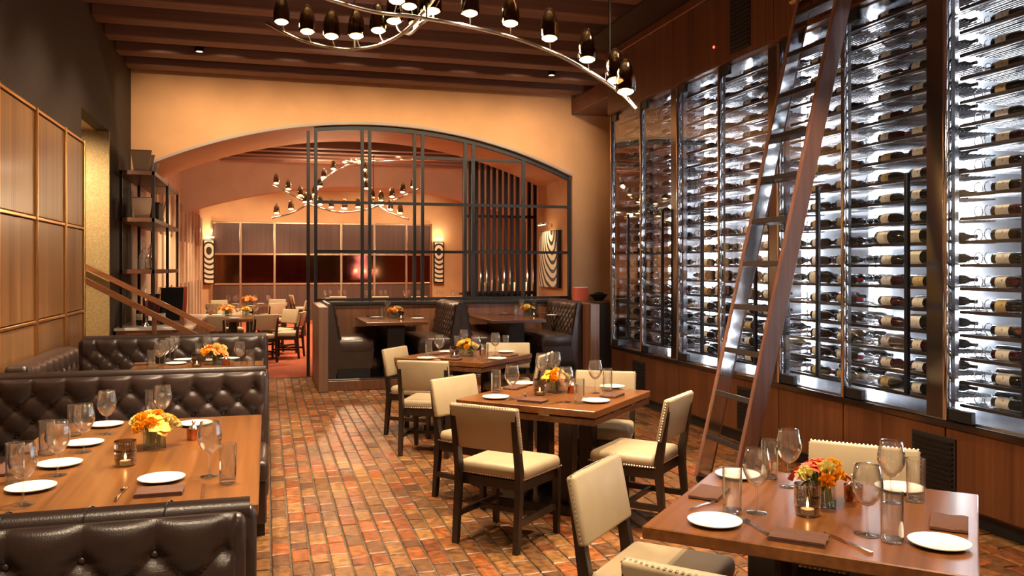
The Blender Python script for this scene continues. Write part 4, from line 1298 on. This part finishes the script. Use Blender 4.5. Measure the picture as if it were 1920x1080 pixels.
# slatted screen with candles behind the arch
ss = thing('slatted_screen', 'dark wooden screen of upright slats behind the arch', 'screen', (4.25, 15.4, 0))
for k in range(13):
    x = -.70 + .115 * k
    MB().rbox(x - .03, x + .03, -.04, .04, .0, 3.75 - .10 * max(0, k - 2) * .5, .004, 1).build('slat', 'black_iron', ss)
for z in (1.18, 1.95, 2.62):
    MB().box(-.73, .72, .04, .07, z - .025, z + .025).build('crossbar', 'black_iron', ss)
MB().rbox(-.74, .73, .07, .30, 1.14, 1.18, .004, 1).build('candle_shelf', 'chair_wood', ss)
MB().box(-.60, .60, .28, .33, .0, 1.14).build('lower_panel', 'half_wall_wood', ss)
CAND = None
cl = [('leftmost', -.50), ('second from left', -.29), ('third from left', -.08), ('fourth from left', .13), ('fifth from left', .36), ('rightmost', .60)]
for i, (nm, x) in enumerate(cl):
    if CAND is None:
        c = CAND = thing('pillar_candle', '', 'candle')
        MB().lathe([(0, 0), (.04, 0), (.04, .19), (.03, .188), (.008, .182), (0, .182)], 14).build('wax', 'wax', c, True, 50)
        MB().lathe([(0, .185), (.008, .195), (.009, .205), (.004, .225), (0, .235)], 8).build('flame', 'flame_glow', c, True)
        o = c
    else: o = copy_tree(CAND)
    if i % 2 == 0: point((4.25 + x + .1, 15.4 + .19, 1.50), 5, rad=.02)
    o.location = (4.25 + x, 15.4 + .19, 1.18); o['label'] = f'white pillar candle behind the dark slats, {nm}'; o['group'] = 'pillar candles behind the slats'
    o.scale = (1, 1, random.choice((1, 1.25, .85)))

# ================================================================== SIDEBOARD, SHELVES AND THEIR THINGS
sb = thing('sideboard', 'wooden sideboard with white stone top behind the stair rails', 'sideboard', (-1.38, 12.65, 0))
MB().rbox(-.45, .45, -1.05, 2.05, .08, .85, .006, 1).build('body', 'half_wall_wood', sb)
MB().rbox(-.47, .47, -1.07, 2.07, .85, .89, .006, 1).build('stone_top', 'marble', sb)
MB().box(-.42, .40, -1.0, 2.0, 0, .08).build('plinth', 'black_plastic', sb)
for k in range(4):
    d = MB().rbox(.45, .465, -1.03 + .77 * k, -.28 + .77 * k, .12, .82, .004, 1).build('door', 'half_wall_wood', sb)
    MB().tube([(.475, -.34 + .77 * k, .45), (.475, -.34 + .77 * k, .60)], .007, 6).build('handle', 'brass', d)
def shelf_unit(y0, y1, zt, label):
    t = thing('iron_shelf_unit', label, 'shelf unit', (-1.58, (y0 + y1) / 2, .89))
    L = (y1 - y0) / 2
    for sx in (-1, 1):
        for sy in (-1, 1):
            MB().box(sx * .19 - .016, sx * .19 + .016, sy * (L - .016) - .016, sy * (L - .016) + .016, 0, zt - .89 + .02).build('post', 'black_iron', t)
    for z in (1.60, 2.26, 2.86):
        MB().rbox(-.235 if z > 2.8 and y0 < 12 else -.205, .205, -L, L, z - .89 - .028, z - .89 + .028, .004, 1).build('shelf', 'shelf_wood', t)
    return t
shelf_unit(11.62, 13.20, 2.86, 'near black iron shelf unit with wooden shelves on the sideboard')
shelf_unit(13.24, 14.66, 2.86, 'far black iron shelf unit with wooden shelves on the sideboard')
def square_bucket(loc, label, s=1.0, mat='silver', rz=.1):
    t = thing('metal_bucket', label, 'bucket', loc, rz)
    a, b, h, w_ = .085 * s, .125 * s, .27 * s, .004
    vs = [(-a, -a, 0), (a, -a, 0), (a, a, 0), (-a, a, 0), (-b, -b, h), (b, -b, h), (b, b, h), (-b, b, h), (-b + w_, -b + w_, h), (b - w_, -b + w_, h), (b - w_, b - w_, h), (-b + w_, b - w_, h), (-a, -a, .01), (a, -a, .01), (a, a, .01), (-a, a, .01)]
    fs = [(0, 1, 2, 3), (0, 1, 5, 4), (1, 2, 6, 5), (2, 3, 7, 6), (3, 0, 4, 7), (4, 5, 9, 8), (5, 6, 10, 9), (6, 7, 11, 10), (7, 4, 8, 11), (8, 9, 13, 12), (9, 10, 14, 13), (10, 11, 15, 14), (11, 8, 12, 15), (12, 13, 14, 15)]
    MB().add(vs, fs).build('body', mat, t)
    MB().tube([(b * math.cos(PI / 4 + k * PI / 2) * 1.414, b * math.sin(PI / 4 + k * PI / 2) * 1.414, h) for k in range(5)], .005, 6).build('rim', mat, t)
    return t
SX = -1.56
square_bucket((SX, 11.85, 2.888), 'large tapered silver bucket on top of the near iron shelf', 1.0)
square_bucket((SX, 12.20, 2.888), 'second silver bucket half hidden on top of the near iron shelf', .95)
square_bucket((SX, 12.75, 2.888), 'narrow steel bucket farther along the top of the near iron shelf', .8, 'steel')
square_bucket((SX, 11.95, 2.288), 'silver bucket on the middle shelf, above the glass decanters', 1.0)
t = thing('wicker_basket', 'dark woven basket beside the silver bucket on the middle shelf', 'basket', (SX, 12.70, 2.288))
MB().rbox(-.14, .14, -.22, .22, 0, .25, .02, 2).build('basket_body', 'wicker', t); MB().tube([(-.14, -.22, .25), (.14, -.22, .25), (.14, .22, .25), (-.14, .22, .25), (-.14, -.22, .25)], .012, 6).build('rim', 'wicker', t)
t = thing('dried_plant', 'pale dried plant on the middle shelf of the far iron shelf', 'plant', (SX, 13.9, 2.288))
MB().lathe([(0, 0), (.06, 0), (.075, .10), (.05, .16), (.04, .16), (.06, .02), (0, .01)], 14).build('pot', 'gold_antler', t, True)
rr = random.Random(5); m = MB()
for k in range(16):
    a = rr.uniform(0, 6.28); e = rr.uniform(.04, .14)
    m.tube([(0, 0, .05), (.4 * e * math.cos(a), .4 * e * math.sin(a), .22), (e * math.cos(a), e * math.sin(a), rr.uniform(.30, .42))], .004, 4)
m.build('stalks', 'gold_antler', t, True)['kind'] = 'stuff'
def decanter(loc, label, h=1.0, r=1.0):
    t = thing('glass_decanter', label, 'decanter', loc, 0, 'glass decanters on the iron shelf')
    MB().lathe([(0, 0), (.055 * r, 0), (.062 * r, .008), (.062 * r, .13 * h), (.050 * r, .165 * h), (.018, .185 * h), (.018, .215 * h), (.026, .225 * h)], 16).build('body', 'decanter_glass', t, True, 50)
    MB().lathe([(.010, .215 * h), (.014, .228 * h), (.024, .25 * h), (.020, .285 * h), (0, .30 * h)], 10).build('stopper', 'decanter_glass', t, True, 50)
decanter((SX + .04, 11.78, 1.628), 'tallest glass decanter with round stopper on the lower iron shelf', 1.25, 1.0)
decanter((SX - .02, 12.05, 1.628), 'middle squat glass decanter on the lower iron shelf', .85, .9)
decanter((SX + .05, 12.25, 1.628), 'rightmost glass decanter beside the antlers on the lower iron shelf', 1.0, .95)
t = thing('antler_sculpture', 'gilt antler sculpture on the lower iron shelf', 'sculpture', (SX, 12.75, 1.628))
m = MB()
for pts_ in ([(0, 0, 0), (0, -.05, .15), (.02, -.10, .27), (.02, -.02, .36)], [(0, -.05, .15), (.02, .06, .24), (.02, .16, .27)], [(.02, -.08, .24), (.03, -.18, .27), (.03, -.22, .34)], [(0, 0, 0), (0, .10, .10), (.02, .20, .18), (.02, .24, .28)]):
    m.tube(spline(pts_, 5), .012, 7)
m.build('antlers', 'gold_antler', t, True); MB().lathe([(0, 0), (.06, 0), (.05, .02), (0, .025)], 14).build('base', 'chair_wood', t, True)
# things on the sideboard
def standing_bottle(loc, label, mat='bottle_glass', s=1.0):
    t = thing('bottle', label, 'bottle', loc)
    MB().lathe([(0, 0), (.036 * s, 0), (.038 * s, .006), (.038 * s, .19 * s), (.030 * s, .22 * s), (.014 * s, .25 * s), (.014 * s, .30 * s), (0, .30 * s)], 14).build('body', mat, t, True, 50)
    MB().lathe([(.0385 * s, .07 * s), (.0385 * s, .15 * s)], 14).build('label', 'label_cream', t, True)
    MB().lathe([(.015 * s, .25 * s), (.0152 * s, .301 * s), (0, .302 * s)], 10).build('foil_capsule', 'wine_foil', t, True)
standing_bottle((-1.45, 11.95, .89), 'dark green bottle on the white sideboard top, left of candlestick')
standing_bottle((-1.62, 12.1, .89), 'dark bottle on the sideboard against the olive wall')
standing_bottle((-1.35, 12.25, .89), 'dark bottle on the sideboard right of the candlestick')
t = thing('candlestick', 'slim silver candlestick on the sideboard behind the stair rail', 'candlestick', (-1.50, 11.80, .89))
MB().lathe([(0, 0), (.05, 0), (.05, .01), (.018, .03), (.012, .10), (.018, .14), (.010, .20), (.016, .30), (.024, .34), (0, .34)], 14).build('stick', 'silver', t, True, 60)
MB().lathe([(.011, .34), (.011, .50), (0, .505)], 8).build('candle', 'wax', t, True)
for i, (y, col, lb) in enumerate(((12.75, 'menu_black', 'black menu board leaning on the iron shelf post'), (13.35, 'red_cloth', 'red backed menu board leaning beside the black one'))):
    t = thing('menu_board', lb, 'menu board', (-1.30, y, .905))
    M = Matrix.Rotation(math.radians(-28), 4, 'X')
    MB().box(-.15, .15, .005, .025, .01, .52, M).build('cover', col, t); MB().box(-.145, .145, .026, .036, .015, .51, M).build('pages', 'paper_white', t)
t = thing('red_box', 'dark red box standing on the sideboard behind the rails', 'box', (-1.52, 12.50, .89))
MB().rbox(-.10, .10, -.09, .09, 0, .36, .006, 1).build('case', 'wine_foil_red', t); MB().rbox(-.104, .104, -.094, .094, .36, .40, .004, 1).build('lid', 'wine_foil', t)

# ================================================================== BACK ROOM FURNITURE
def glass_simple():
    m = MB().lathe([(0, 0), (.036, .001), (.008, .006), (.0045, .03), (.0045, .09), (.02, .104), (.045, .14), (.051, .165), (.046, .20), (.039, .236)], 12)
    return m
GS = glass_simple().mesh('wine_glass', True); GS.materials.append(MATS['clear_glass'])
def rank(sets, tab):
    for kind, lst in sets.items():
        lst.sort(key=lambda q: q[0]); n = len(lst)
        for i, (_, o) in enumerate(lst):
            w_ = 'leftmost' if i == 0 else 'rightmost' if i == n - 1 else ORD[i] + ' from left'
            o['label'] = f'{"wine glass" if kind == "wine" else "white side plate"}, {w_} on {tab}'
def round_table(c, r, label, chairs, tab, nset):
    t = thing('round_table', label, 'table', (c[0], c[1], 0))
    MB().lathe([(0, .70), (r - .01, .70), (r, .71), (r, .745), (r - .005, .75), (0, .75)], 40).build('tabletop', 'dark_top', t, True, 40)
    MB().lathe([(0, 0), (.35, 0), (.35, .03), (.10, .06), (.08, .12), (.08, .70), (0, .70)], 20).build('pedestal', 'chair_wood', t, True, 40)
    for i, (ang, dist, lb) in enumerate(chairs):
        a = math.radians(ang)
        put_chair((c[0] + dist * math.cos(a), c[1] + dist * math.sin(a)), (-math.cos(a), -math.sin(a)), lb, True, 'back room chairs')
    sets = {'plate': [], 'wine': []}
    for k in range(nset):
        a = 2 * PI * k / nset + .3
        for kind, rr_, da in (('plate', r - .17, 0), ('wine', r - .36, .12)):
            x, y = c[0] + rr_ * math.cos(a + da), c[1] + rr_ * math.sin(a + da)
            if kind == 'wine':
                o = obj('wine_glass', GS, None, None, (x, y, .7502)); tag(o, 'wine glass', 'wine glass', 'glasses on ' + tab)
            else:
                src, used = getp('plate'); o = place_copy(src, (x, y, .7502), 0, 'plate', 'plates on ' + tab)
            sets[kind].append((project((x, y, .75))[0], o))
    rank(sets, tab)
    return t
ta = onZ(437, 594, .75)
round_table((ta.x, ta.y), .80, 'round dark table with flowers in the back room, nearest the stairs',
    [(-62, .98, 'chair at the near right of the first round table, beside the carpet aisle'), (-15, 1.0, 'chair right of the first round table, dark back to the aisle'), (35, 1.0, 'chair at the far right of the first round table'), (95, 1.0, 'chair beyond the first round table, mostly hidden by flowers'), (150, .98, 'chair at the far left of the first round table'), (-104, 1.0, 'chair left in front of the first round table, behind handrail')], 'first round table', 7)
flowers((ta.x - .1, ta.y, .7502), 'yellow and orange flowers on the first round back room table', [('rose', 'petal_yellow'), ('lily', 'petal_orange'), ('mum', 'petal_cream')], 8, 1.25, .13, 16)
flowers((ta.x + .22, ta.y + .20, .7502), 'smaller cream flowers beside the larger ones on first round table', [('mum', 'petal_cream'), ('rose', 'petal_yellow')], 9, 1.0, .10, 12)
tb = onZ(468, 572, .75)
round_table((tb.x, tb.y), .85, 'second round table with orange flowers deeper in the back room',
    [(-60, 1.02, 'chair at the near right of the second round table'), (-5, 1.05, 'chair right of the second round table against the panelled wall'), (60, 1.05, 'chair beyond the second round table, right side'), (125, 1.05, 'chair beyond the second round table, left side'), (-125, 1.02, 'chair at the near left of the second round table')], 'second round table', 7)
flowers((tb.x, tb.y, .7502), 'orange flowers on the second round back room table', [('lily', 'petal_orange'), ('rose', 'petal_yellow')], 10, 1.3, .14, 16)
# row of square tables along the far wall
tnames = ['first', 'second', 'third', 'fourth']
for k, px in enumerate((628, 705, 775, 838)):
    c = onZ(px, 559, .75); c.y = min(c.y, 25.4)
    t = thing('square_table', f'{tnames[k]} table from left of the row along the far panelled wall', 'table', (c.x, c.y, 0), 0, 'far wall tables')
    MB().rbox(-.42, .42, -.40, .40, .705, .75, .004, 1).build('tabletop', 'dark_top', t); MB().rbox(-.10, .10, -.10, .10, .04, .705, .004, 1).build('column', 'chair_wood', t); MB().rbox(-.28, .28, -.28, .28, 0, .04, .004, 1).build('base', 'chair_wood', t)
    sets = {'plate': [], 'wine': []}
    for j, (dx, dy) in enumerate(((-.30, -.2), (-.12, .1), (.12, -.15), (.30, .15))):
        o = obj('wine_glass', GS, None, None, (c.x + dx, c.y + dy, .7502)); tag(o, f'wine glass on the {tnames[k]} far wall table from left', 'wine glass', f'glasses on {tnames[k]} far wall table'); sets['wine'].append((dx, o))
    for dx in (-.22, .22):
        src, used = getp('plate'); o = place_copy(src, (c.x + dx, c.y - .26, .7502), 0, f'white plate on the {tnames[k]} far wall table from left', f'plates on {tnames[k]} far wall table'); sets['plate'].append((dx, o))
    rank(sets, f'{tnames[k]} far wall table from left')
    put_chair((c.x, c.y - .75), (0, 1), f'chair in front of the {tnames[k]} far wall table from left', True, 'far wall chairs')
cq = onZ(563, 606, 0)
put_chair((cq.x, cq.y), (1, .2), 'chair standing at the far wall beside the black screen post', True, 'back room chairs')
# sconce panels on the far wall
for px, lb in ((392, 'tall dark wall sconce panel left of the far panelling'), (822, 'tall swirl striped wall panel with lamp right of the far panelling')):
    c = onY(px, 502, FY - .06)
    t = thing('wall_sconce', lb, 'sconce', (c.x, FY, 1.15), 0)
    MB().rbox(-.16, .16, -.12, 0, 0, 1.35, .01, 1).build('body', 'chair_wood', t)
    MB().box(-.13, .13, -.128, -.12, .03, 1.32).build('print', 'swirl_print', t)
    MB().tube([(-.14, -.10, 1.42), (.14, -.10, 1.42)], .022, 8).build('bulb', 'sconce_glow', t, True)
    MB().tube([(0, 0, 1.42), (0, -.08, 1.42)], .012, 6).build('bracket', 'pale_brass', t, True)
    point((c.x, FY - .25, 2.75), 6)

# ================================================================== CHANDELIERS
SHADE = MB().lathe([(.058, 0), (.060, .02), (.058, .07), (.050, .12), (.034, .165), (.014, .195), (0, .20), (0, .196), (.030, .162), (.046, .118), (.054, .07), (.056, .02), (.055, 0)], 16).mesh('lamp_shade', True)
SHADE.materials.append(MATS['smoke_glass'])
BULB = MB().lathe([(0, -.016), (.030, -.013), (.049, 0), (.042, .012), (.020, .020), (0, .022)], 10).mesh('bulb', True); BULB.materials.append(MATS['bulb_glow'])
def chandelier(label, arms, rods, tube_r=.013, ss_=1.0, glow=480, up=.12):
    allp = [q for a, _ in arms for q in a]
    c = sum(allp, Vector()) / len(allp)
    root = thing('chandelier', label, 'chandelier', (c.x, c.y, c.z))
    M = Matrix.Translation(-c)
    for pts_, lamps in arms:
        sp = spline([M @ p for p in pts_], 8)
        arm = MB().tube(sp, tube_r, 8).build('arm', 'steel', root, True, 60)
        # arc length table
        Ls = [0]
        for a, b in zip(sp, sp[1:]): Ls.append(Ls[-1] + (b - a).length)
        for f, off in lamps:
            s = f * Ls[-1]; i = max(k for k in range(len(Ls) - 1) if Ls[k] <= s)
            p = sp[i].lerp(sp[i + 1], (s - Ls[i]) / max(1e-6, Ls[i + 1] - Ls[i]))
            h = .07 * ss_
            d = (sp[i + 1] - sp[i]); side = Vector((d.y, -d.x, 0)).normalized() * off
            q = p + side + Vector((0, 0, h))
            lampst = MB().tube([p, p + side * .5 + Vector((0, 0, .02)), q + Vector((side.x * .1, side.y * .1, .015))], .004, 6).build('lamp_stem', 'steel', root, True)
            sh = obj('lamp_shade', SHADE, None, root, q); sh.scale = (ss_,) * 3
            bl = obj('bulb', BULB, None, sh)
    for pts_, _ in arms:
        q = pts_[len(pts_) // 2]; spot((q.x, q.y, q.z + .03), (q.x, q.y, 0), glow / len(arms), 172, .5, rad=.04, name='chandelier_lamp')
        point((q.x, q.y, q.z + .05), glow * up / len(arms), rad=.04)
    for p, ztop in rods:
        q = M @ p
        MB().tube([q, Vector((q.x, q.y, ztop - c.z))], .007, 6).build('hanging_rod', 'black_iron', root, True)
        MB().lathe([(0, -.03), (.05, -.03), (.06, 0), (0, 0)], 14, Matrix.Translation((q.x, q.y, ztop - c.z))).build('ceiling_rose', 'black_iron', root, True)
    return root
def tr(lst): return [rayD(*q) for q in lst]
A1 = tr([(500, 43, 6.3), (560, 73, 6.15), (620, 89, 6.0), (665, 92, 5.9), (715, 83, 5.8), (760, 58, 5.6), (800, 15, 5.4), (835, -35, 5.2)])
A2 = tr([(560, -22, 5.0), (620, 0, 5.05), (700, 22, 5.15), (775, 31, 5.3), (805, 36, 5.35), (870, 48, 5.4), (960, 70, 5.4), (1040, 100, 5.35), (1110, 138, 5.25), (1165, 175, 5.1), (1195, 205, 4.95)])
A3 = tr([(838, -60, 5.9), (830, -10, 5.7), (812, 25, 5.55), (790, 44, 5.5), (762, 62, 5.9), (735, 20, 6.4)])
chandelier('large twisting metal chandelier with bullet shaped lamps over the dining tables', [
    (A1, [(.12, .06), (.26, .06), (.38, .06), (.49, .06), (.60, .06), (.70, .06), (.80, .06)]),
    (A2, [(.10, .05), (.24, .05), (.355, -.05), (.45, .05), (.56, .05), (.675, .05), (.80, .05), (.915, .05), (.975, .05)]),
    (A3, [(.2, .05), (.42, .05), (.60, .05)])],
    [(rayD(1143, 158, 5.16), 4.73), (rayD(665, 92, 5.9), 4.73), (rayD(800, 36, 5.35), 4.73)])
D0 = 16.4
B1 = tr([(510, 347, D0 - .6), (545, 364, D0 - .5), (576, 381, D0 - .4), (605, 391, D0 - .5), (640, 398, D0 - .6), (685, 393, D0 - .5), (712, 384, D0 - .4), (745, 373, D0 - .5), (790, 352, D0 - .7)])
B2 = tr([(510, 409, D0 - .3), (545, 400, D0 - .3), (574, 384, D0 - .35), (592, 362, D0), (605, 338, D0 + .3), (640, 314, D0 + .5), (682, 304, D0 + .4), (740, 300, D0 + .2), (820, 299, D0)])
B3 = tr([(520, 281, D0 + .7), (600, 290, D0 + .5), (650, 300, D0 + .4), (682, 312, D0 + .2), (690, 340, D0), (695, 370, D0 - .3), (715, 389, D0 - .4), (740, 402, D0 - .6), (766, 411, D0 - .8)])
even = lambda n, o=.05: [((k + .35) / n, o) for k in range(n)]
chandelier('smaller twisting chandelier with bullet shaped lamps seen through the arch', [(B1, even(13)), (B2, even(14)), (B3, even(15))],
    [(rayD(700, 386, D0 - .4), 4.04), (rayD(665, 306, D0 + .4), 4.04)], .019, .95, 260, .55)
